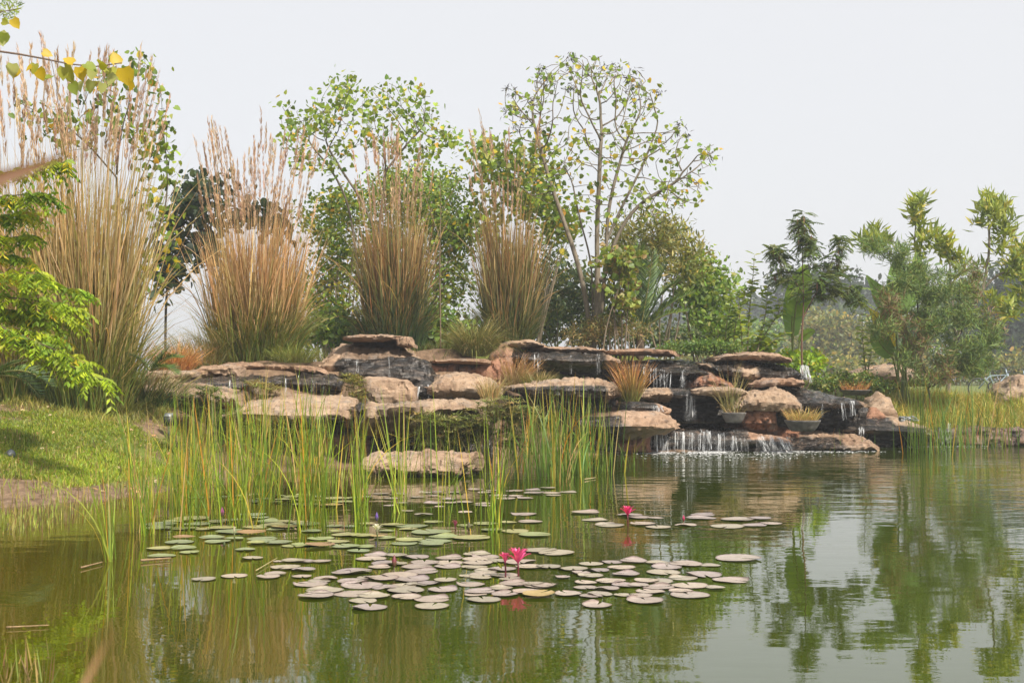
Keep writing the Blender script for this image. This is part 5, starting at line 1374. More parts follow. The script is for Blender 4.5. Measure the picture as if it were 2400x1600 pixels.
# ------------------------------------------------------------------ reeds, sedges
REED = np.array([(.20, .28, .02), (.27, .33, .03), (.14, .22, .02), (.10, .18, .02)])
REEDY = np.array([(.42, .32, .04), (.46, .22, .03), (.40, .28, .12)])
def reed_clump(label, spec, hmin, hmax, cols=REED, old=REEDY, fold=.16, wide=.014, group='reeds standing in the pond', lean=.14, name='reed_clump', floor=0):
    """spec: (px, py of the foot on the water, spread px, count)"""
    bs = []
    for px, py, sp, n in spec:
        n = max(5, int(n * .95)); x = RNG.normal(px, sp / 2, n); y = np.clip(RNG.normal(py, 4, n), 1040, 1500)
        q = P(x, y, WD(y)); q[:, 2] = -.12
        bs.append(q)
    al = np.concatenate(bs)
    base = al.mean(0); base[2] = 0
    root = thing(name, label, 'reeds', base, group)
    for b in bs:
        n = len(b)
        c = palette(cols, [1] * len(cols), n, .15)
        o = RNG.uniform(0, 1, n) < fold
        c[o] = palette(old, [1] * len(old), int(o.sum()), .15)
        tipc = np.where((RNG.uniform(0, 1, n) < .35)[:, None], palette(old, [1] * len(old), n, .1), c)
        S = 7
        L = hmin * .7 + (hmax * 1.08 - hmin * .7) * RNG.beta(1.5, 1.5, n)
        az = RNG.uniform(0, 6.28, n)
        ln = np.abs(RNG.normal(0, lean, n))
        cu = np.where(RNG.uniform(0, 1, n) < .14, RNG.uniform(.6, 1.9, n), RNG.uniform(0, .18, n))
        g = blades(b, L, az, ln, cu, wide * RNG.uniform(.6, 1.25, n), S, grad(c, tipc, n, S, .55, 1.05, .08), twist=-az + RNG.normal(0, .6, n))
        part('blades', g, M_GRASS, root, kind='stuff')
    return root
reed_clump('small fan of reeds standing alone nearest the left bank', [(263, 1312, 14, 16)], .75, 1.15, lean=.2, fold=.12, wide=.013)
reed_clump('sparse reeds between the lone fan and the dense bed', [(345, 1250, 45, 40), (330, 1190, 40, 26)], .8, 1.5, lean=.16)
reed_clump('dense tall reeds at the left of the big bed', [(430, 1240, 60, 60), (450, 1190, 60, 90), (470, 1150, 70, 110)], .9, 1.75, lean=.10)
reed_clump('dense tall reeds in the heart of the big bed', [(560, 1230, 60, 80), (600, 1180, 70, 130), (620, 1145, 80, 130)], .9, 1.85, lean=.10)
reed_clump('dense tall reeds at the right of the big bed', [(720, 1240, 50, 70), (745, 1185, 50, 90), (760, 1150, 60, 60)], .9, 1.8, lean=.11)
reed_clump('tight upright reed clump by the white lily', [(838, 1245, 22, 50), (845, 1220, 20, 36)], .8, 1.55, lean=.08)
reed_clump('thin reed clump left of the low log-like rock', [(935, 1200, 26, 26), (945, 1170, 20, 16)], .8, 1.6, lean=.12)
reed_clump('loose reeds in front of the low log-like rock', [(1040, 1235, 20, 16), (1110, 1250, 30, 12)], .9, 1.6, lean=.17, wide=.014)
reed_clump('slim reed clump among the green pads at right', [(1165, 1250, 20, 22), (1150, 1225, 30, 14)], .9, 1.7, lean=.12, wide=.014)
reed_clump('fine reeds in front of the overhanging rock', [(1000, 1160, 120, 30)], .9, 1.6, lean=.14, wide=.014)
GRN2 = np.array([(.10, .19, .025), (.14, .23, .03), (.07, .14, .02), (.18, .25, .04)])
reed_clump('broad green reed bed left of the jutting tan slab', [(1270, 1118, 60, 130), (1330, 1112, 60, 130), (1390, 1104, 50, 100), (1310, 1128, 70, 60)], .7, 1.75, GRN2, lean=.11, wide=.020)
reed_clump('short green shoots at the foot of the jutting tan slab', [(1490, 1092, 40, 24)], .15, .8, GRN2, lean=.15)
reed_clump('tall green reed bed at the right shore', [(2190, 1056, 60, 95), (2270, 1050, 70, 95), (2160, 1062, 40, 26), (2350, 1048, 70, 50), (2240, 1062, 70, 45)], .8, 2.0, GRN2, lean=.17, wide=.018, fold=.09)
reed_clump('few short shoots right of the low dark slab', [(2020, 1056, 30, 9), (1960, 1058, 40, 5)], .2, .8, GRN2, lean=.12)

# cut stubble in the shallows under the left bank: uncountable
def stubble(label, n, area, h, cols, base):
    px = RNG.uniform(area[0], area[1], n); py = RNG.uniform(area[2], area[3], n)
    keep = py < np.interp(px, [0, 100, 250, 420, 600, 900], [1248, 1235, 1195, 1150, 1130, 1125]) + RNG.normal(0, 8, n)
    px, py = px[keep], py[keep]
    d = WD(py); p = P(px, py, d); p[:, 2] = np.maximum(ground_z(p[:, 0], d), -.04)
    m = len(p)
    g = blades(p, h * RNG.uniform(.35, 1.2, m), RNG.uniform(0, 6.28, m), np.abs(RNG.normal(0, .2, m)), 0, .014, 2, palette(cols, [1] * len(cols), m, .2))
    return solo('cut_stubble', g, M_GRASS, label, 'stubble', np.array([p[:, 0].mean(), p[:, 1].mean(), 0]), kind='stuff')
stubble('cut yellow brown reed stubble in the shallows by the left bank', 2600, (-60, 470, 1125, 1250), .17, np.array([(.30, .28, .08), (.20, .25, .04), (.14, .10, .04), (.26, .20, .07), (.22, .27, .05)]), 0)
stubble('short cut shoots along the foot of the rocks', 900, (440, 900, 1098, 1135), .17, np.array([(.34, .27, .11), (.24, .26, .07), (.18, .11, .06)]), 0)
# near corner stubble
px = RNG.uniform(-60, 130, 60); py = RNG.uniform(1530, 1640, 60)
p = P(px, py, WD(py)); p[:, 2] = -.05
solo('cut_stubble', blades(p, RNG.uniform(.1, .28, 60), RNG.uniform(0, 6.28, 60), np.abs(RNG.normal(0, .25, 60)), 0, .009, 2, palette([(.30, .24, .08), (.20, .13, .06), (.16, .2, .04)], [1, 1, 1], 60)), M_GRASS, 'few cut stems in the near bottom left corner', 'stubble', np.array([p[:, 0].mean(), p[:, 1].mean(), 0]), kind='stuff')
p = np.array([P(278, 1590, WD(1590)), P(156, 1580, WD(1580)), P(520, 1610, WD(1610)), P(40, 1545, WD(1545))]); p[:, 2] = -.02
solo('reed_clump', blades(p, np.array([.34, .16, .34, .15]), np.array([.2, 0, 0, 3]), np.array([.25, .03, .2, .1]), np.array([.8, 0, .2, 0]), .007, 8, np.array([(.07, .15, .02), (.1, .17, .02), (.15, .2, .03), (.2, .25, .03)]), twist=np.array([-.2, 0, 0, 0.])), M_GRASS, 'four thin green shoots near the bottom left corner', 'reeds', np.array([p[0, 0], p[0, 1], 0]), 'reeds standing in the pond')

# umbrella sedge: stalks crowned by a whorl of drooping leaves
SED = dict(cols=[(.18, .20, .06), (.26, .25, .10), (.12, .15, .04), (.36, .30, .15)], w=[3, 3, 2.5, 1.8])
def sedge(label, blobs, D, n, h=.7, r=.17, pal=SED, dz=.5, wh=15):
    c = attractors(blobs, D, dz, n)
    base = c.mean(0).copy(); base[2] = c[:, 2].min() - h
    m = wh
    az = RNG.uniform(0, 6.28, (n, 1)) + np.arange(m)[None] * 6.283 / m + RNG.normal(0, .12, (n, m))
    pos = np.repeat(c, m, 0)
    col = palette(pal['cols'], pal['w'], n, .2)
    g1 = blades(pos, r * RNG.uniform(.6, 1.2, n * m), az.ravel(), RNG.uniform(.9, 1.35, n * m), RNG.uniform(.1, 1.0, n * m), .016, 3, np.repeat(col, m, 0) * (1 + RNG.normal(0, .15, (n * m, 1))), twist=np.zeros(n * m))
    st = c + np.stack([RNG.normal(0, .12, n), RNG.normal(0, .1, n) + .1, -h * RNG.uniform(.6, 1.1, n)], -1)
    d = c - st; L = np.linalg.norm(d, axis=1)
    g2 = blades(st, L, np.arctan2(d[:, 1], d[:, 0]), np.arccos(np.clip(d[:, 2] / L, -1, 1)), 0, .010, 2, palette([(.12, .16, .03), (.22, .18, .07)], [2, 1], n))
    return solo('umbrella_sedge', join(g1, g2), M_GRASS, label, 'sedge', base, 'umbrella sedge on the rocks')
sedge('large umbrella sedge mass spilling over the pool rim', [(1180, 960, 70, 30, 1.2), (1120, 990, 90, 35, 1.3), (1230, 985, 60, 35, 1), (1080, 1020, 80, 30, 1), (1200, 1030, 60, 25, .8)], 22.2, 430, .8)
sedge('umbrella sedge hanging left under the overhanging rock rim', [(1000, 985, 40, 20, 1), (1000, 1030, 50, 30, 1), (1040, 1000, 40, 25, .8)], 22.1, 150, .6)
sedge('yellow umbrella sedge left of the square boulder', [(822, 895, 28, 22, 1), (838, 920, 24, 22, .8)], 25.0, 60, .5, pal=dict(cols=[(.26, .24, .08), (.18, .19, .05), (.36, .29, .12)], w=[2, 2, 1]))
sedge('yellow umbrella sedge in front of the black left ledge', [(600, 905, 35, 14, 1), (635, 915, 25, 12, .7)], 24.2, 55, .4, pal=dict(cols=[(.28, .25, .09), (.2, .2, .06), (.36, .29, .12)], w=[2, 2, 1]))
sedge('green umbrella sedge among the reeds below the left ledge', [(480, 925, 50, 20, 1), (460, 960, 50, 30, 1), (530, 985, 60, 40, 1.2), (620, 1010, 60, 30, 1)], 22.6, 230, .7, pal=dict(cols=[(.10, .15, .03), (.15, .19, .05), (.07, .10, .025)], w=[2, 2, 2]))
sedge('small green umbrella sedge under the sloping tan slab', [(735, 1015, 30, 18, 1), (720, 1035, 25, 15, .6)], 22.4, 24, .5, r=.2, pal=dict(cols=[(.09, .16, .04), (.14, .2, .05)], w=[2, 1]))
sedge('low umbrella sedge on the bank beside the floodlight', [(400, 1040, 50, 30, 1), (360, 1060, 40, 20, .7)], 21.6, 40, .4, pal=dict(cols=[(.10, .15, .03), (.18, .2, .05)], w=[2, 1]))

# ------------------------------------------------------------------ lawn, bank grass
def turf(label, n, pxr, Dr, h, cols, dens=None, wide=.010, zmin=.12, name='grass'):
    D = RNG.uniform(*Dr, n); px = RNG.uniform(*pxr, n)
    p = P(px, 900, D); p[:, 2] = ground_z(p[:, 0], D)
    k = p[:, 2] > zmin
    nz = np.array([mnoise.noise(Vector((a * .8, b * 1.1, 3.3))) for a, b in p[:, :2]])
    if dens is not None:
        k &= RNG.uniform(-.35, .35, n) + nz > dens(px, D, p)
    p, nz = p[k], nz[k]; m = len(p)
    cl = palette(cols, [1] * len(cols), m, .2) * (1 + .5 * nz[:, None])
    g = blades(p, h * RNG.uniform(.4, 1.2, m) * (1 + 1.2 * np.clip(nz, 0, 1)), RNG.uniform(0, 6.28, m), np.abs(RNG.normal(.2, .3, m)), RNG.uniform(.1, 1.2, m), wide, 3, np.clip(cl, .01, .8))
    return solo(name, g, M_GRASS, label, 'grass', np.array([p[:, 0].mean(), p[:, 1].mean(), p[:, 2].min()]), kind='stuff')
LAWN = np.array([(.20, .29, .015), (.27, .33, .02), (.14, .23, .015), (.32, .31, .05)])
turf('sunlit short lawn on the left bank', 60000, (-80, 430), (16.8, 21.6), .085, LAWN, lambda px, D, p: np.where(D < 17.3, .25, -.75) + np.where(np.abs(D - 20.9 + .0022 * px) < .35, .35, 0) + np.where(px > 330, .25, 0))
turf('longer yellow grass at the foot of the towering grass', 9000, (-80, 400), (21.2, 23.4), .16, np.array([(.24, .26, .04), (.32, .28, .07), (.16, .2, .03)]), lambda px, D, p: -.1 + 0 * px)
turf('rough yellow grass on the right bank', 16000, (2040, 2480), (31.8, 36), .42, np.array([(.36, .32, .06), (.26, .29, .04), (.42, .31, .08), (.17, .22, .03)]), lambda px, D, p: -.25 + 0 * px, .014, .2)
turf('short grass between the rocks and the far right bushes', 16000, (1850, 2480), (34, 48), .18, np.array([(.20, .19, .05), (.13, .16, .03), (.26, .2, .07)]), lambda px, D, p: -.2 + 0 * px, .014, .2)
turf('straggling grass on the bank between lawn and rocks', 5000, (280, 470), (20.2, 23.0), .22, np.array([(.12, .16, .03), (.20, .21, .05), (.30, .24, .09)]), lambda px, D, p: -.05 + 0 * px, .010)
turf('mixed grass among the stems on the high ground', 9000, (440, 1700), (27.5, 33.5), .28, np.array([(.14, .16, .03), (.25, .21, .08), (.09, .12, .03)]), lambda px, D, p: np.where(p[:, 2] > 2.0, -.1, 9), .013)
m = 260                                                  # fallen leaves
px = RNG.uniform(-20, 420, m); D = RNG.uniform(17.2, 22.5, m); p = P(px, 900, D); p[:, 2] = ground_z(p[:, 0], D) + .02
solo('fallen_leaves', place('oval', p, rdir(m) * [1, 1, .2], rdir(m, 1.5), RNG.uniform(.04, .12, m), palette([(.45, .33, .2), (.36, .22, .12), (.52, .42, .3)], [1, 1, 1], m)), M_LEAF, 'dry fallen leaves scattered over the left bank', 'leaves', np.array([-6.5, 19.5, .5]), kind='stuff')

# ------------------------------------------------------------------ water lilies
def pad_mesh(seed, col, edge):
    rr = np.random.default_rng(seed)
    K = 40
    notch = .12
    curl = rr.uniform(.06, .17) if rr.uniform() < .4 else 0.0
    a0 = rr.uniform(0, 6.28)
    a = np.linspace(notch, 2 * math.pi - notch, K)
    rim = 1 + .025 * np.sin(a * 3 + rr.uniform(0, 6)) + np.where(np.arange(K) % 2 == 0, .018, -.018)
    V = [(0.06, 0, 0.0)]
    ring = []
    for f, z in ((.55, .004), (.90, .006), (1.0, .016 + .012 * rr.uniform(-1, 1))):
        zz = z + 0 * a + (.014 * np.sin(a * 2 + rr.uniform(0, 6)) + curl * np.clip(np.cos(a - a0), 0, 1) ** 7 if f == 1.0 else .25 * curl * np.clip(np.cos(a - a0), 0, 1) ** 7 if f > .8 else 0) + (.006 * np.sin(a * 4 + 1) if f > .8 else 0)
        V += list(np.stack([f * rim * np.cos(a), f * rim * np.sin(a), np.maximum(zz, .001)], -1))
    F3 = [(0, 1 + i, 2 + i) for i in range(K - 1)]
    F4 = [(1 + q * K + i, 1 + (q + 1) * K + i, 2 + (q + 1) * K + i, 2 + q * K + i) for q in range(2) for i in range(K - 1)]
    V = np.array(V)
    C = np.tile(np.asarray(col, float), (len(V), 1)); C[-K:] = edge
    C[1 + K:1 + 2 * K] = np.asarray(col) * .95
    me = mesh('lily_pad', V, [np.array(F3), np.array(F4)], C, True)
    me.materials.append(M_PAD)
    return me
def pad_mat():
    m, n, out = newmat('lily_pad')
    a = N(n, 'ShaderNodeAttribute', attribute_name='col')
    tc = N(n, 'ShaderNodeTexCoord'); oi = N(n, 'ShaderNodeObjectInfo')
    sx = N(n, 'ShaderNodeSeparateXYZ'); n.links.new(tc.outputs['Object'], sx.inputs[0])
    ang = math_(n, 'ARCTAN2', sx.outputs[1], sx.outputs[0])
    vein = math_(n, 'POWER', math_(n, 'ABSOLUTE', math_(n, 'COSINE', math_(n, 'MULTIPLY', ang, 7.0))), 30.0)
    g = N(n, 'ShaderNodeNewGeometry')
    f = noise_(n, g.outputs['Position'], 18, 4, .6)
    c = mixc(n, a.outputs['Color'], ramp(n, f, [(.3, (.72, .70, .66)), (.6, (1, 1, 1)), (.8, (1.12, 1.1, 1.06))]).outputs[0], .8, 'MULTIPLY')
    c = mixc(n, c, mixc(n, c, (.82, .8, .76), 1.0, 'MULTIPLY'), math_(n, 'MULTIPLY', vein, .6))
    c = mixc(n, c, mixc(n, c, (.78, .80, .86), 1.0, 'MULTIPLY'), oi.outputs['Random'])
    sp = ramp(n, noise_(n, g.outputs['Position'], 42, 2, .5), [(.66, (0, 0, 0)), (.72, (1, 1, 1))]).outputs[0]
    c = mixc(n, c, (.10, .07, .05), math_(n, 'MULTIPLY', sp, .6))
    p = N(n, 'ShaderNodeBsdfPrincipled'); p.inputs['Roughness'].default_value = .32
    n.links.new(c, p.inputs['Base Color']); n.links.new(bump(n, f, .25, .01), p.inputs['Normal'])
    n.links.new(p.outputs[0], out.inputs[0])
    return m
M_PAD = pad_mat()
BEIGE = [((.46, .38, .32), (.16, .10, .09)), ((.50, .42, .34), (.18, .11, .09)), ((.42, .35, .32), (.13, .09, .09)), ((.44, .39, .30), (.15, .11, .07))]
LGREEN = [((.38, .40, .17), (.30, .30, .10)), ((.33, .38, .18), (.26, .28, .1)), ((.43, .42, .20), (.34, .28, .11)), ((.30, .35, .20), (.22, .25, .1))]
GOLD = [((.46, .34, .14), (.40, .26, .09)), ((.46, .28, .16), (.36, .2, .1))]
PM = {'b': [pad_mesh(i, *c) for i, c in enumerate(BEIGE)] + [pad_mesh(i + 20, *c) for i, c in enumerate(BEIGE)] + [pad_mesh(i + 30, *c) for i, c in enumerate(BEIGE)],
      'g': [pad_mesh(i + 40, *c) for i, c in enumerate(LGREEN)] + [pad_mesh(i + 60, *c) for i, c in enumerate(LGREEN)],
      'y': [pad_mesh(i + 80, *c) for i, c in enumerate(GOLD)]}
def pad(px, py, wpx, kind, label, group, z=None):
    D = float(WD(py)); q = P(px, py, D)
    o = bpy.data.objects.new('lily_pad', PM[kind][int(RNG.integers(len(PM[kind])))])
    COL.objects.link(o)
    r = RNG.uniform(.95, 1.15) * wpx / 2 * D / FPX
    o.location = (q[0], q[1], .003 + (RNG.uniform(0, .010) if z is None else z))
    o.rotation_euler = (RNG.normal(0, .012), RNG.normal(0, .012), RNG.uniform(0, 6.28))
    o.scale = (r, r * RNG.uniform(.9, 1.05), .17 if r > .1 else .14)
    if group: PADS.setdefault(group, []).append((px, py, o))
    return tag(o, label, 'lily pad', group)
PADS = {}
ZB = lambda x, y: (650 + x / 3.36, 1100 + y / 3.36)
ZC = lambda x, y: (1200 + x / 3.36, 1100 + y / 3.36)
ZA = lambda x, y: (200 + x / 3.36, 1050 + y / 3.36)
raft = 'beige lily pad in the large raft round the pink lilies'
G_R = 'pads of the large raft'
for x, y, w_ in [(258, 903, 250), (308, 998, 285), (372, 960, 270), (590, 980, 280), (675, 1035, 245), (728, 1088, 296), (1010, 957, 290), (1015, 1008, 240), (1215, 1022, 248), (1215, 1080, 250), (1625, 1027, 275), (760, 1000, 250), (670, 914, 300), (820, 860, 245), (1130, 805, 260), (960, 835, 260), (600, 810, 270), (500, 820, 160), (380, 858, 190), (600, 885, 240), (1060, 870, 250), (860, 930, 220), (980, 920, 260), (1300, 950, 230), (1520, 905, 240), (1560, 985, 180), (1790, 988, 220), (1590, 965, 240), (1860, 905, 230), (1960, 965, 240), (2060, 920, 230), (1760, 940, 170), (1100, 770, 230), (1340, 765, 220), (1350, 735, 210), (1160, 735, 220), (860, 740, 230), (800, 770, 180), (740, 705, 250), (780, 675, 190), (940, 675, 160), (1090, 690, 200), (1350, 700, 210), (1570, 668, 225), (1560, 712, 220), (1580, 740, 230), (1640, 690, 200), (1720, 720, 180), (1550, 770, 200), (1620, 825, 230), (1790, 835, 215), (1500, 838, 140), (1640, 800, 180), (1770, 787, 200), (1600, 853, 180), (1830, 870, 160), (960, 745, 130), (1320, 875, 180), (1200, 895, 200), (330, 880, 180), (700, 850, 150), (1110, 905, 180)]:
    pad(*ZB(x, y), w_ / 3.36, 'b', raft, G_R)
for x, y, w_ in [(140, 770, 230), (290, 770, 210), (480, 785, 220), (620, 745, 210), (780, 730, 170), (960, 725, 210), (1140, 735, 190), (1370, 745, 260), (860, 775, 235), (680, 795, 190), (540, 815, 160), (900, 830, 215), (620, 840, 190), (1190, 810, 270), (1220, 775, 230), (1510, 830, 270), (1350, 855, 230), (580, 895, 185), (780, 885, 220), (1060, 880, 190), (1160, 880, 240), (1400, 915, 260), (570, 932, 190), (740, 945, 220), (890, 912, 190), (1000, 915, 180), (1150, 930, 260), (690, 985, 220), (1090, 965, 240), (620, 1000, 190), (870, 990, 150), (1010, 1000, 170), (1050, 1035, 290), (1400, 990, 300), (670, 1072, 245), (1600, 935, 150), (260, 920, 220), (160, 905, 160), (440, 985, 210), (400, 855, 130), (1330, 960, 190), (1560, 755, 160), (60, 730, 230), (1290, 690 + 60, 200)]:
    pad(*ZC(x, y), w_ / 3.36, 'b', raft, G_R)
for (x, y, w_), lab in [((1780, 703, 330), 'single large beige pad floating right beyond the raft'), ((1725, 873, 275), 'big toothed beige pad at the right tip of the raft')]:
    pad(*ZC(x, y), w_ / 3.36, 'b', lab, None)
pad(*ZB(2060, 995), 72, 'y', 'orange tinted pad in the raft below the pink lilies', None, .02)
for (x, y, w_), lab in [((2070, 640, 270), 'back one of two beige pads right of the pink lilies'), ((2195, 660, 270), 'front one of two beige pads right of the pink lilies')]:
    pad(*ZB(x, y), w_ / 3.36, 'b', lab, None)
lab = 'beige pad in the loose group left of the raft'
for x, y, w_ in [(935, 1032, 200), (1170, 1007, 200), (1440, 1015, 175), (1500, 992, 170), (1640, 888, 200), (1720, 892, 190), (1575, 942, 225), (1720, 962, 170), (1705, 1012, 150), (1860, 892, 145), (1520, 892, 90), (1310, 868, 160)]:
    pad(*ZA(x, y), w_ / 3.36, 'b', lab, 'loose pads left of the raft')
lab = 'beige pad round the single pink lily at right'
for x, y, w_ in [(575, 340, 200), (650, 397, 205), (770, 440, 215), (740, 425, 120), (930, 360, 210), (990, 378, 190), (1130, 382, 130), (1030, 432, 210), (1370, 438, 190), (1150, 455, 200), (1500, 358, 180), (1490, 382, 220), (1780, 395, 250), (1700, 448, 280), (1940, 385, 190), (1900, 440, 200), (2030, 425, 180)]:
    pad(*ZC(x, y), w_ / 3.36, 'b', lab, 'pads round the single pink lily')
lab = 'green lily pad floating among the reeds'
for x, y, w_ in [(835, 555, 240), (600, 603, 240), (580, 632, 190), (780, 632, 200), (880, 600, 220), (1060, 580, 180), (1070, 628, 220), (1140, 570, 140), (1160, 660, 270), (1220, 565, 150), (1320, 525, 200), (1430, 580, 170), (1530, 578, 200), (1480, 605, 190), (1330, 622, 190), (1620, 612, 200), (1740, 600, 210), (1680, 580, 160), (1000, 708, 200), (740, 742, 220), (1040, 738, 190), (1170, 715, 150), (1390, 720, 220), (1360, 748, 170), (580, 792, 190), (770, 790, 180), (820, 822, 150), (600, 848, 230), (1260, 800, 160), (1520, 745, 200), (1640, 770, 170), (1730, 760, 200), (1990, 735, 195), (1780, 655, 160), (1980, 660, 140), (2060, 682, 240), (1960, 615, 150), (2080, 618, 110), (1850, 712, 200), (2180, 690, 200), (2050, 775, 220), (2180, 778, 190), (2150, 812, 160), (1380, 550, 150), (700, 575, 160), (940, 640, 150), (1500, 640, 150)]:
    pad(*ZA(x, y), w_ / 3.36, 'g', lab, 'green pads among the reeds')
for (x, y, w_), l2 in [((1310, 672, 220), 'yellowing pad right of the white lily bud'), ((1570, 630, 180), 'yellowing pad in the middle of the reed bed'), ((1850, 772, 210), 'large yellowing pad at the right of the reed bed'), ((780, 712, 160), 'yellowing pad at the left of the green pads'), ((2300, 706, 120), 'yellowing pad beside the white lily')]:
    pad(*ZA(x, y), w_ / 3.36, 'y', l2, None, .02)
lab = 'green lily pad in the open water right of the reeds'
for x, y, w_ in [(1060, 445, 250), (900, 438, 180), (1030, 470, 150), (1210, 495, 300), (1310, 530, 220), (1530, 540, 280), (1040, 560, 200), (1000, 583, 210), (1240, 565, 250), (1210, 592, 210), (850, 540, 165), (1640, 428, 180), (1820, 417, 120), (1690, 478, 160), (1870, 485, 230), (2025, 517, 230), (860, 485, 130), (1230, 415, 140), (1480, 445, 120), (700, 430, 130)]:
    pad(*ZB(x, y), w_ / 3.36, 'g', lab, 'green pads right of the reeds')
lab = 'small far lily pad near the foot of the rocks'
for x, y, w_, k_ in [(815, 192, 130, 'b'), (950, 195, 130, 'b'), (1100, 218, 125, 'b'), (900, 230, 120, 'b'), (980, 268, 90, 'b'), (880, 285, 90, 'b'), (1030, 330, 100, 'b'), (1155, 358, 145, 'b'), (1220, 270, 150, 'b'), (1370, 265, 120, 'b'), (1465, 260, 140, 'b'), (1620, 268, 130, 'b'), (1610, 284, 130, 'b'), (1180, 183, 130, 'b'), (1270, 183, 110, 'b'), (1400, 182, 120, 'b'), (1560, 160, 130, 'b'), (1680, 165, 110, 'b'), (1640, 185, 120, 'b'), (1740, 205, 150, 'b'), (1800, 230, 150, 'b'), (1880, 210, 140, 'b'), (1950, 228, 120, 'b'), (1870, 172, 140, 'b'), (2010, 165, 120, 'b'), (2020, 188, 150, 'b'), (2130, 146, 115, 'b'), (2160, 185, 140, 'b'), (2170, 202, 130, 'b'), (2290, 178, 130, 'b'), (1940, 352, 200, 'b'), (1990, 412, 200, 'b'), (1480, 337, 120, 'b'), (1280, 296, 90, 'b'), (1350, 237, 110, 'b'), (1230, 208, 100, 'b')]:
    pad(*ZB(x, y), w_ / 3.36, k_, lab, 'small far pads')
for x, y, w_ in [(870, 392, 110), (1130, 385, 110), (1240, 375, 150), (1340, 368, 130), (1200, 410, 140), (1340, 425, 150), (1520, 380, 130), (1620, 385, 130), (1720, 370, 130), (1560, 405, 140), (1700, 410, 130), (1820, 385, 140), (1830, 415, 120), (1960, 395, 150), (2060, 400, 160), (2030, 428, 160), (2190, 385, 140), (1730, 448, 190), (1400, 400, 120), (1500, 428, 110)]:
    pad(*ZA(x, y), w_ / 3.36, 'g', 'small far green pad behind the reeds', 'small far green pads')
pad(*ZA(1940, 452), 56, 'y', 'far yellowing pad behind the reeds', None, .01)

ORD = ['leftmost', 'second', 'third', 'fourth', 'fifth', 'sixth', 'seventh', 'eighth', 'ninth', 'tenth', 'eleventh', 'twelfth', 'thirteenth', 'fourteenth', 'fifteenth']
def name_pads(group, what, where):
    """rows from front to back, then counted from the left"""
    L = sorted(PADS[group], key=lambda q: -q[1])
    nr = max(1, math.ceil(len(L) / 9))
    rows = {1: [''], 2: ['front', 'back'], 3: ['front', 'middle', 'back'], 4: ['front', 'second', 'third', 'back']}.get(nr) or ['front'] + ORD[1:nr - 1] + ['back']
    for r, chunk in enumerate(np.array_split(np.arange(len(L)), nr)):
        for k, i in enumerate(sorted(chunk, key=lambda i: L[i][0])):
            a = 'leftmost ' + what if k == 0 else ORD[k] + ' ' + what + ' from left'
            L[i][2]['label'] = a + (' in the ' + rows[r] + ' row of ' if rows[r] else ' in ') + where
name_pads('pads of the large raft', 'beige pad', 'the large raft')
name_pads('green pads among the reeds', 'green pad', 'pads among the reeds')
name_pads('small far pads', 'small far pad', 'pads near the rocks')
name_pads('pads round the single pink lily', 'beige pad', 'pads by single lily')
name_pads('loose pads left of the raft', 'loose beige pad', 'pads left of the raft')
name_pads('green pads right of the reeds', 'green pad', 'the open water group')
name_pads('small far green pads', 'small green pad', 'pads behind the reeds')

def flower(label, px, py, base_py, w_px, col, open_=.75, petals=16, lean=0.0):
    D = float(WD(base_py)); b = P(px, base_py, D); b[2] = 0
    top = P(px + lean, py, D)
    s = 1.32 * w_px * D / FPX
    root = thing('water_lily', label, 'flower', b, 'water lilies')
    h = top[2] - s * .28
    part('stem', tube(spline([b - [0, 0, .1], (b + [top[0], top[1], h]) / 2 + [.004, 0, 0], [top[0], top[1], h]], 8), .0075, 6, (.16, .03, .04) if col[0] > col[1] * 3 else (.12, .14, .04)), M_PETAL, root, True)
    c = np.array([top[0], top[1], h])
    for k in range(petals):
        rg = k % 3
        az = k * 2.399
        el = open_ * (1.15, .75, .38)[rg] + RNG.normal(0, .06)
        L = s * (.56, .60, .55)[rg]
        ax = np.array([math.cos(az) * math.sin(el), math.sin(az) * math.sin(el), math.cos(el)])
        nr = np.array([-math.cos(az) * math.cos(el), -math.sin(az) * math.cos(el), math.sin(el)])
        y = unit(ax); x = unit(np.cross(y, nr)); z = np.cross(x, y)
        pr = [(0, .03, 0), (.28, .13, .05), (.6, .145, .08), (.85, .09, .03), (1.0, .008, -.05)]
        V = []
        for t, hw, cz in pr:
            for sx_ in (-1, 0, 1):
                V.append(c + L * (t * y + sx_ * hw * x + (cz + abs(sx_) * .06) * z))
        V = np.array(V)
        F = np.array([(3 * i + j, 3 * i + j + 1, 3 * i + j + 4, 3 * i + j + 3) for i in range(4) for j in range(2)])
        part('petal', (V, F, np.tile(np.asarray(col) * RNG.uniform(.88, 1.1), (15, 1))), M_PETAL, root, True)
    if open_ > .5:
        m = 18
        az = RNG.uniform(0, 6.28, m)
        part('stamens', blades(np.tile(c, (m, 1)), s * .2, az, .3, .2, s * .02, 3, (.6, .3, .05)), M_PETAL, root, kind='stuff')
    return root
PINK = (.80, .12, .36); MAG = (.78, .06, .28)
flower('tall open pink water lily, right one of the pair on the raft', 1214, 1300, 1356, 52, PINK, .85, 18)
flower('pink water lily, left one of the pair on the raft', 1184, 1306, 1354, 34, PINK, .55, 16)
flower('single magenta water lily standing in open water at right', 1471, 1196, 1232, 34, MAG, .72, 16)
flower('white water lily by the tight reed clump', 884, 1236, 1278, 26, (.80, .80, .70), .7, 16)
flower('white half open lily bud in the reed bed', 549, 1240, 1300, 17, (.82, .80, .66), .35, 12)
flower('dull pink lily half sunk among the green pads', 1067, 1226, 1240, 22, (.45, .10, .18), .5, 12)
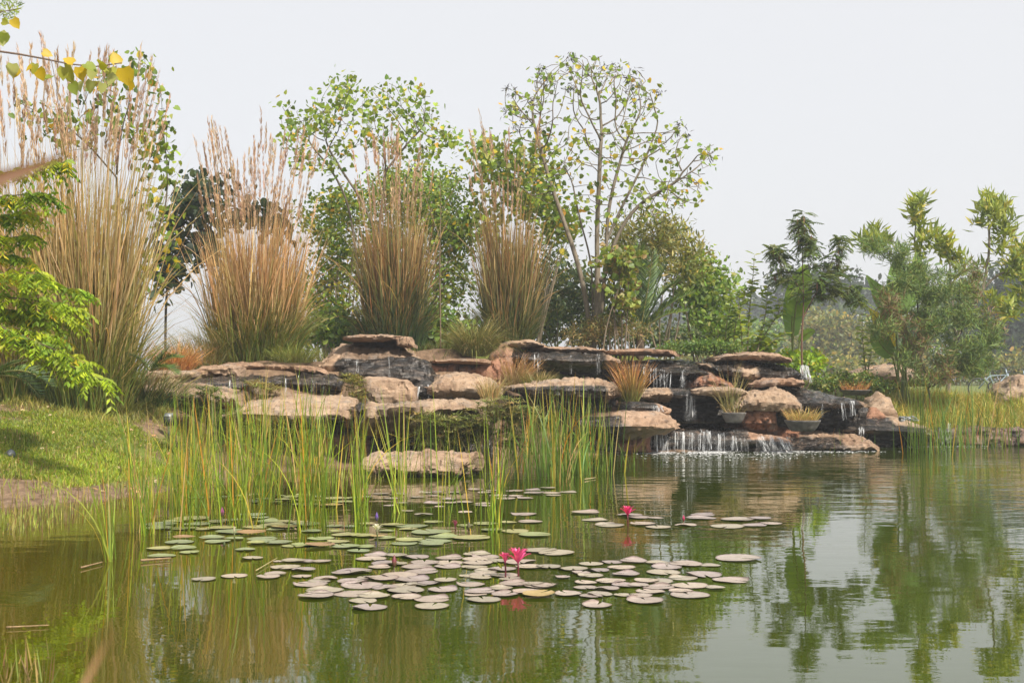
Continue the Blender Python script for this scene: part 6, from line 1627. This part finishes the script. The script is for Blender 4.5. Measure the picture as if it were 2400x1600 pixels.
def bud(label, px, py, base_py, hpx, col):
    D = float(WD(base_py)); b = P(px, base_py, D); b[2] = 0
    top = P(px, py, D); L = hpx * D / FPX
    root = thing('lily_bud', label, 'flower bud', b, 'closed lily buds')
    t = np.linspace(0, 1, 9)
    prof = np.array([.15, .6, .9, 1.0, .95, .8, .58, .32, .04]) * L * .2
    pts = np.stack([np.full(9, top[0]), np.full(9, top[1]), top[2] - L + t * L], -1)
    V, F, C = tube(pts, prof, 8, col)
    C[:] = np.asarray(col)
    C[:32] = np.asarray(col) * .4 + np.array([.05, .06, .02])
    part('bud', (V, F, C), M_PETAL, root, True)
    part('stem', tube(np.array([b - [0, 0, .1], [top[0], top[1], top[2] - L * .95]]), .006, 6, (.14, .10, .05)), M_PETAL, root, True)
bud('dark red lily bud rising from the left part of the raft', 924, 1299, 1340, 30, (.22, .05, .06))
bud('purple pink bud standing in the reed bed', 521, 1186, 1234, 24, (.42, .12, .30))
bud('violet blue bud above the white lily', 883, 1199, 1240, 22, (.16, .08, .38))
bud('olive brown bud between the right reeds', 1099, 1220, 1252, 24, (.14, .12, .06))
bud('small magenta bud right of the single magenta lily', 1602, 1206, 1224, 16, (.5, .03, .14))
bud('dark green bud left of the white half open lily', 530, 1218, 1232, 14, (.06, .08, .03))
bud('green bud in front of the white half open lily', 526, 1266, 1282, 16, (.08, .11, .03))

# floating dead stems
def floating(label, pts, r, col=(.32, .22, .12)):
    q = np.array([P(a, b, WD(b)) for a, b in pts]); q[:, 2] = .008 + r
    g = tube(spline(q, 10), np.linspace(r, r * .5, 10), 5, col)
    solo('dead_reed', g, M_BARK, label, 'dead reed', q[0], 'dead reeds floating on the pond', True)
floating('dead reed stem floating beside the lone reed fan', [(330, 1318), (365, 1315), (400, 1312)], .012)
floating('dead reed blade floating left of the lone reed fan', [(190, 1334), (220, 1326), (240, 1321)], .009)
floating('dead stem floating in front of the left bank', [(15, 1474), (60, 1472), (115, 1469)], .006)
floating('thin dead stem floating near the raft edge', [(600, 1340), (625, 1325), (650, 1310)], .006, (.4, .34, .16))
floating('dead reed floating below the broad green reed bed', [(1370, 1125), (1385, 1123), (1396, 1121)], .010, (.45, .36, .2))

# ------------------------------------------------------------------ bowls, lights, fittings
M_STONE = plain('bowl_stone', (.10, .095, .09), .8, 0, .5, 9, .5)
M_GREY = plain('grey_metal', (.11, .115, .12), .5, .1, .15, 20, .1)
M_BLACK = plain('black_plastic', (.03, .035, .04), .45, 0, .2, 20, .1)
M_GLASSY = plain('lamp_lens', (.25, .27, .29), .3, .2, .2, 20, .05)

def lathe(c, prof, K=28, col=(.3, .3, .3), squash=1.0):
    a = np.linspace(0, 2 * math.pi, K, endpoint=False)
    V = np.array([(c[0] + r * math.cos(t), c[1] + squash * r * math.sin(t), c[2] + z) for r, z in prof for t in a])
    F = np.array([(i * K + j, i * K + (j + 1) % K, (i + 1) * K + (j + 1) % K, (i + 1) * K + j) for i in range(len(prof) - 1) for j in range(K)])
    return V, F, np.array(col)

def bowl(label, px, py0, py1, wpx, D, dry=0, cols=STRAW):
    r = wpx / 2 * D / FPX
    c = P(px, py1, D); h = float(P(px, py0, D)[2] - c[2])
    root = thing('stone_bowl', label, 'bowl', c, 'stone planting bowls')
    part('bowl', lathe(c, [(0.01, 0), (r * .62, .0), (r * .80, h * .35), (r * .95, h * .80), (r, h * .88), (r, h), (r * .9, h), (r * .86, h * .82), (0.01, h * .78)]), M_STONE, root, True)
    part('soil', lathe(c, [(r * .87, h * .84), (r * .5, h * .92), (.01, h * .95)]), M_GROUND, root, True)
    if dry:
        o, a, q = disc(dry, r * .8)
        b = c + o; b[:, 2] += h * .85
        part('dry_grass', blades(b, .36 * RNG.uniform(.4, 1.2, dry), a + RNG.normal(0, .6, dry), .5 * q, RNG.uniform(.2, 1.6, dry), .009, 5, palette(cols, [1] * len(cols), dry, .2)), M_GRASS, root, kind='stuff')
    return root
bowl('stone bowl with dry straw grass in front of the red stump', 1881, 984, 1010, 84, 27.6, 420, np.array([(.46, .32, .12), (.38, .25, .09), (.34, .30, .10)]))
bowl('shallow grey stone bowl left of the red stump', 1720, 966, 990, 58, 28.0, 40)
bowl('low grey stone bowl with dry grass on the right bank', 2004, 913, 926, 70, 33.2, 160, ORANGE)

def spot(label, px, py, D, s, az=0.3):
    c = P(px, py, D); g = np.array([c[0], c[1], float(ground_z(c[0], c[1]))])
    root = thing('garden_spotlight', label, 'spotlight', g, 'garden spotlights')
    part('stake', tube(np.array([g - [0, 0, .1], g + [0, 0, .02], [c[0], c[1], c[2] - s * .5]]), s * .12, 8), M_GREY, root, True)
    part('bracket', tube(np.array([[c[0] - s * .45, c[1], c[2] - s * .55], [c[0], c[1], c[2] - s * .5], [c[0] + s * .35, c[1], c[2] - s * .45], [c[0] + s * .3, c[1], c[2] - s * .1]]), s * .08, 6), M_GREY, root, True)
    d = unit(np.array([.8, -.45, .35])); a = c - d * s * .7; b = c + d * s * .5
    hd = part('lamp_head', tube(np.array([a, a + d * s * .15, a + d * s * .5, b - d * s * .12, b]), np.array([.15, .32, .40, .48, .50]) * s, 14), M_GREY, root, True)
    part('lens', tube(np.array([b + d * .002, b + d * s * .03]), s * .42, 14), M_GLASSY, root, True)
spot('grey garden spotlight on the lawn at the left edge', 20, 1066, 18.4, .14)
spot('tiny black spotlight at the foot of the towering grass', 49, 1003, 20.6, .06)
def floodlight():
    D = 21.9
    c = P(396, 985, D); g = np.array([c[0], c[1], float(ground_z(c[0], c[1]))])
    root = thing('floodlight', 'dark box floodlight on the bank below the left ledge', 'floodlight', g)
    def box(cx, sx, sy, sz, rot):
        V = np.array([(x, y, z) for x in (-1, 1) for y in (-1, 1) for z in (-1, 1)], float) * [sx, sy, sz] / 2
        cr, sr = math.cos(rot), math.sin(rot)
        V = V @ np.array([[1, 0, 0], [0, cr, sr], [0, -sr, cr]]) + cx
        return V, np.array([(0, 1, 3, 2), (4, 6, 7, 5), (0, 4, 5, 1), (2, 3, 7, 6), (0, 2, 6, 4), (1, 5, 7, 3)]), np.array([.1, .1, .1])
    part('housing', box(c, .15, .10, .17, .35), M_BLACK, root)
    part('glass_front', box(c + [0, -.03, .10], .14, .10, .012, .5), M_GLASSY, root)
    part('post', tube(np.array([g - [0, 0, .1], c - [0, 0, .05]]), .018, 8), M_BLACK, root, True)
floodlight()
def tangle():
    D = 29.3
    c = P(2128, 984, D); c[2] = float(P(2128, 986, D)[2])
    root = thing('plastic_bundle', 'crumpled clear plastic bundle lying on the long black slab', 'litter', c)
    for k in range(7):
        a = RNG.uniform(0, 6.28); n = 18
        t = np.linspace(0, 6.28, n)
        q = c + np.stack([.19 * np.cos(t) + RNG.normal(0, .02), .10 * np.sin(t + a), .05 + .05 * np.sin(t * 2 + a)], -1) + RNG.normal(0, .008, (n, 3))
        part('strand', tube(q, .010, 5), M_GLASSY, root, True)
    part('black_cap', lathe(c + [.17, -.05, 0], [(.01, 0), (.035, 0), (.035, .05), (.01, .06)], 10), M_BLACK, root, True)
tangle()

# half hidden seated people behind the large smooth boulder
M_SKIN = plain('skin', (.26, .14, .09), .6, 0, .1, 20, .05)
M_BLUE = plain('blue_cloth', (.03, .05, .12), .85, 0, .25, 20, .2)
M_GREYC = plain('grey_cloth', (.30, .28, .27), .85, 0, .2, 20, .2)
M_HAIR = plain('hair', (.015, .012, .01), .6, 0, .2, 30, .2)
def person(label, px, D, yaw, mats, h=1.0):
    g = on_ground(px, D)
    root = thing('person', label, 'person', g)
    J = {'pel': (0, 0, .18), 'sp': (0, .02, .42), 'ch': (0, .02, .60), 'nk': (0, 0, .74), 'hd': (0, -.02, .86), 'tp': (0, -.02, .97),
         'hl': (.10, -.02, .16), 'kl': (.16, -.42, .46), 'fl': (.15, -.46, .06), 'tl': (.15, -.62, .04), 'hr': (-.10, -.02, .16), 'kr': (-.16, -.42, .46), 'fr': (-.15, -.46, .06), 'tr': (-.15, -.62, .04),
         'sl': (.19, .02, .66), 'el': (.26, -.14, .44), 'wl': (.16, -.36, .48), 'ml': (.14, -.44, .47), 'sr': (-.19, .02, .66), 'er': (-.26, -.14, .44), 'wr': (-.16, -.36, .48), 'mr': (-.14, -.44, .47)}
    E = [('pel', 'sp'), ('sp', 'ch'), ('ch', 'nk'), ('nk', 'hd'), ('hd', 'tp'), ('pel', 'hl'), ('hl', 'kl'), ('kl', 'fl'), ('fl', 'tl'), ('pel', 'hr'), ('hr', 'kr'), ('kr', 'fr'), ('fr', 'tr'), ('ch', 'sl'), ('sl', 'el'), ('el', 'wl'), ('wl', 'ml'), ('ch', 'sr'), ('sr', 'er'), ('er', 'wr'), ('wr', 'mr')]
    Rr = dict(pel=.15, sp=.13, ch=.15, nk=.055, hd=.095, tp=.07, hl=.10, kl=.065, fl=.045, tl=.03, hr=.10, kr=.065, fr=.045, tr=.03, sl=.07, el=.045, wl=.032, ml=.03, sr=.07, er=.045, wr=.032, mr=.03)
    ks = list(J)
    me = bpy.data.meshes.new('body')
    me.from_pydata([J[k] for k in ks], [(ks.index(a), ks.index(b)) for a, b in E], [])
    o = bpy.data.objects.new('body', me); COL.objects.link(o); o.parent = root
    for m_ in mats: me.materials.append(m_)
    sk = o.modifiers.new('skin', 'SKIN')
    sk.use_smooth_shade = True
    for k, d in zip(ks, me.skin_vertices[0].data):
        d.radius = (Rr[k], Rr[k]); d.use_root = (k == 'pel')
    sb = o.modifiers.new('sub', 'SUBSURF'); sb.levels = 1; sb.render_levels = 1
    dg = bpy.context.evaluated_depsgraph_get()
    ev = bpy.data.meshes.new_from_object(o.evaluated_get(dg))
    o.modifiers.clear(); o.data = ev
    ev.materials.clear()
    for m_ in mats: ev.materials.append(m_)
    for f in ev.polygons:                                # trousers, shirt, skin by height and limb
        z = f.center.z; y = f.center.y
        f.material_index = 2 if z > .76 or (y < -.30 and .40 < z < .52 and abs(f.center.x) < .2 and abs(f.center.x) > .10 and False) else (1 if (z > .30 and y > -.3 and abs(f.center.x) < .30) else 0)
    hair = lathe((0, 0.0, .86), [(.10, -.06), (.115, .02), (.105, .08), (.06, .13), (.005, .145)], 16)
    ho = link('hair', mesh('hair', hair[0] + [0, .02, 0], hair[1], None, True), M_HAIR, root)
    root.rotation_euler = (0, 0, yaw); root.scale = (h, h, h)
person('person in dark blue sitting behind the large smooth boulder', 2084, 38.4, 2.6, [M_BLUE, M_GREYC, M_SKIN], 1.0)
person('second seated person in blue, mostly hidden left of the boulder top', 2042, 39.2, .6, [M_BLUE, M_BLUE, M_SKIN], .85)

# parked bicycles glimpsed far right
def bicycle(label, px, D, yaw):
    g = on_ground(px, D)
    root = thing('bicycle', label, 'bicycle', g, 'bicycles parked on the far right')
    M2 = plain('pale_frame', (.35, .45, .55), .4, .2, .1, 10, .05)
    t = np.linspace(0, 6.283, 25)
    for x in (-.52, .52):
        part('wheel', tube(g + np.stack([x + .33 * np.cos(t), 0 * t, .34 + .33 * np.sin(t)], -1), .022, 6), M_BLACK, root, True)
    f = [(-.52, .34), (-.15, .75), (.38, .78), (.0, .36), (-.15, .75), (-.15, .9)]
    part('frame', tube(g + np.array([(a, 0, b) for a, b in f]), .022, 6), M2, root, True)
    part('fork', tube(g + np.array([(.52, 0, .34), (.40, 0, .80), (.36, 0, .98)]), .02, 6), M2, root, True)
    part('handlebar', tube(g + spline(np.array([(.28, -.28, 1.0), (.38, -.2, 1.02), (.36, 0, .98), (.38, .2, 1.02), (.28, .28, 1.0)], float), 12), .016, 6), M_GREY, root, True)
    part('saddle', lathe(g + [-.16, 0, .9], [(.01, 0), (.11, .01), (.12, .04), (.08, .06), (.01, .065)], 12, squash=.55), M_BLACK, root, True)
bicycle('pale bicycle parked behind the right bank', 2330, 40.5, 0)
bicycle('second pale bicycle parked nearer the right edge', 2372, 41.5, 0)

# brown blades close to the lens, out of focus
def near_blade(label, pts, D0, D1, wd, col):
    n = 20
    q = spline(np.array([P(a, b, D0 + (D1 - D0) * i / (len(pts) - 1)) for i, (a, b) in enumerate(pts)]), n)
    w_ = wd * np.sin(np.linspace(.5, 3.05, n))
    sd_ = unit(np.cross(np.gradient(q, axis=0), np.array([.1, 1, .1])))
    mid = q + np.array([0, .004, 0])
    V = np.stack([q - sd_ * w_[:, None], mid, q + sd_ * w_[:, None]], 1).reshape(-1, 3)
    F = np.array([(3 * i + j, 3 * i + j + 1, 3 * i + j + 4, 3 * i + j + 3) for i in range(n - 1) for j in range(2)])
    solo('dead_leaf', (V, F, np.tile(col, (len(V), 1))), M_GRASS, label, 'dead leaf', q[0], 'dead blades close to the lens')
near_blade('blurred rust brown dead blade close by at the left edge', [(-260, 520), (-60, 440), (60, 400), (155, 362)], .8, .85, .0058, (.15, .065, .022))
near_blade('blurred pale brown dead blade close by at the bottom left', [(120, 1750), (190, 1620), (225, 1550), (258, 1490)], .8, .85, .0024, (.22, .12, .05))

# ------------------------------------------------------------------ haze
hz = np.array([(x, y, z) for x in (-460, 460) for y in (-110, 650) for z in (-2.5, 14)], float)
hf = np.array([(0, 1, 3, 2), (4, 6, 7, 5), (0, 4, 5, 1), (2, 3, 7, 6), (0, 2, 6, 4), (1, 5, 7, 3)])
m, n, out = newmat('haze')
pv = N(n, 'ShaderNodeVolumePrincipled')
pv.inputs['Color'].default_value = (.86, .91, .97, 1)
pv.inputs['Density'].default_value = 0.0015
pv.inputs['Anisotropy'].default_value = 0.2
n.links.new(pv.outputs[0], out.inputs['Volume'])
hz_o = link('haze', mesh('haze', hz, hf), m)
tag(hz_o, 'thin pale haze filling the air over the pond', 'haze', kind='stuff')
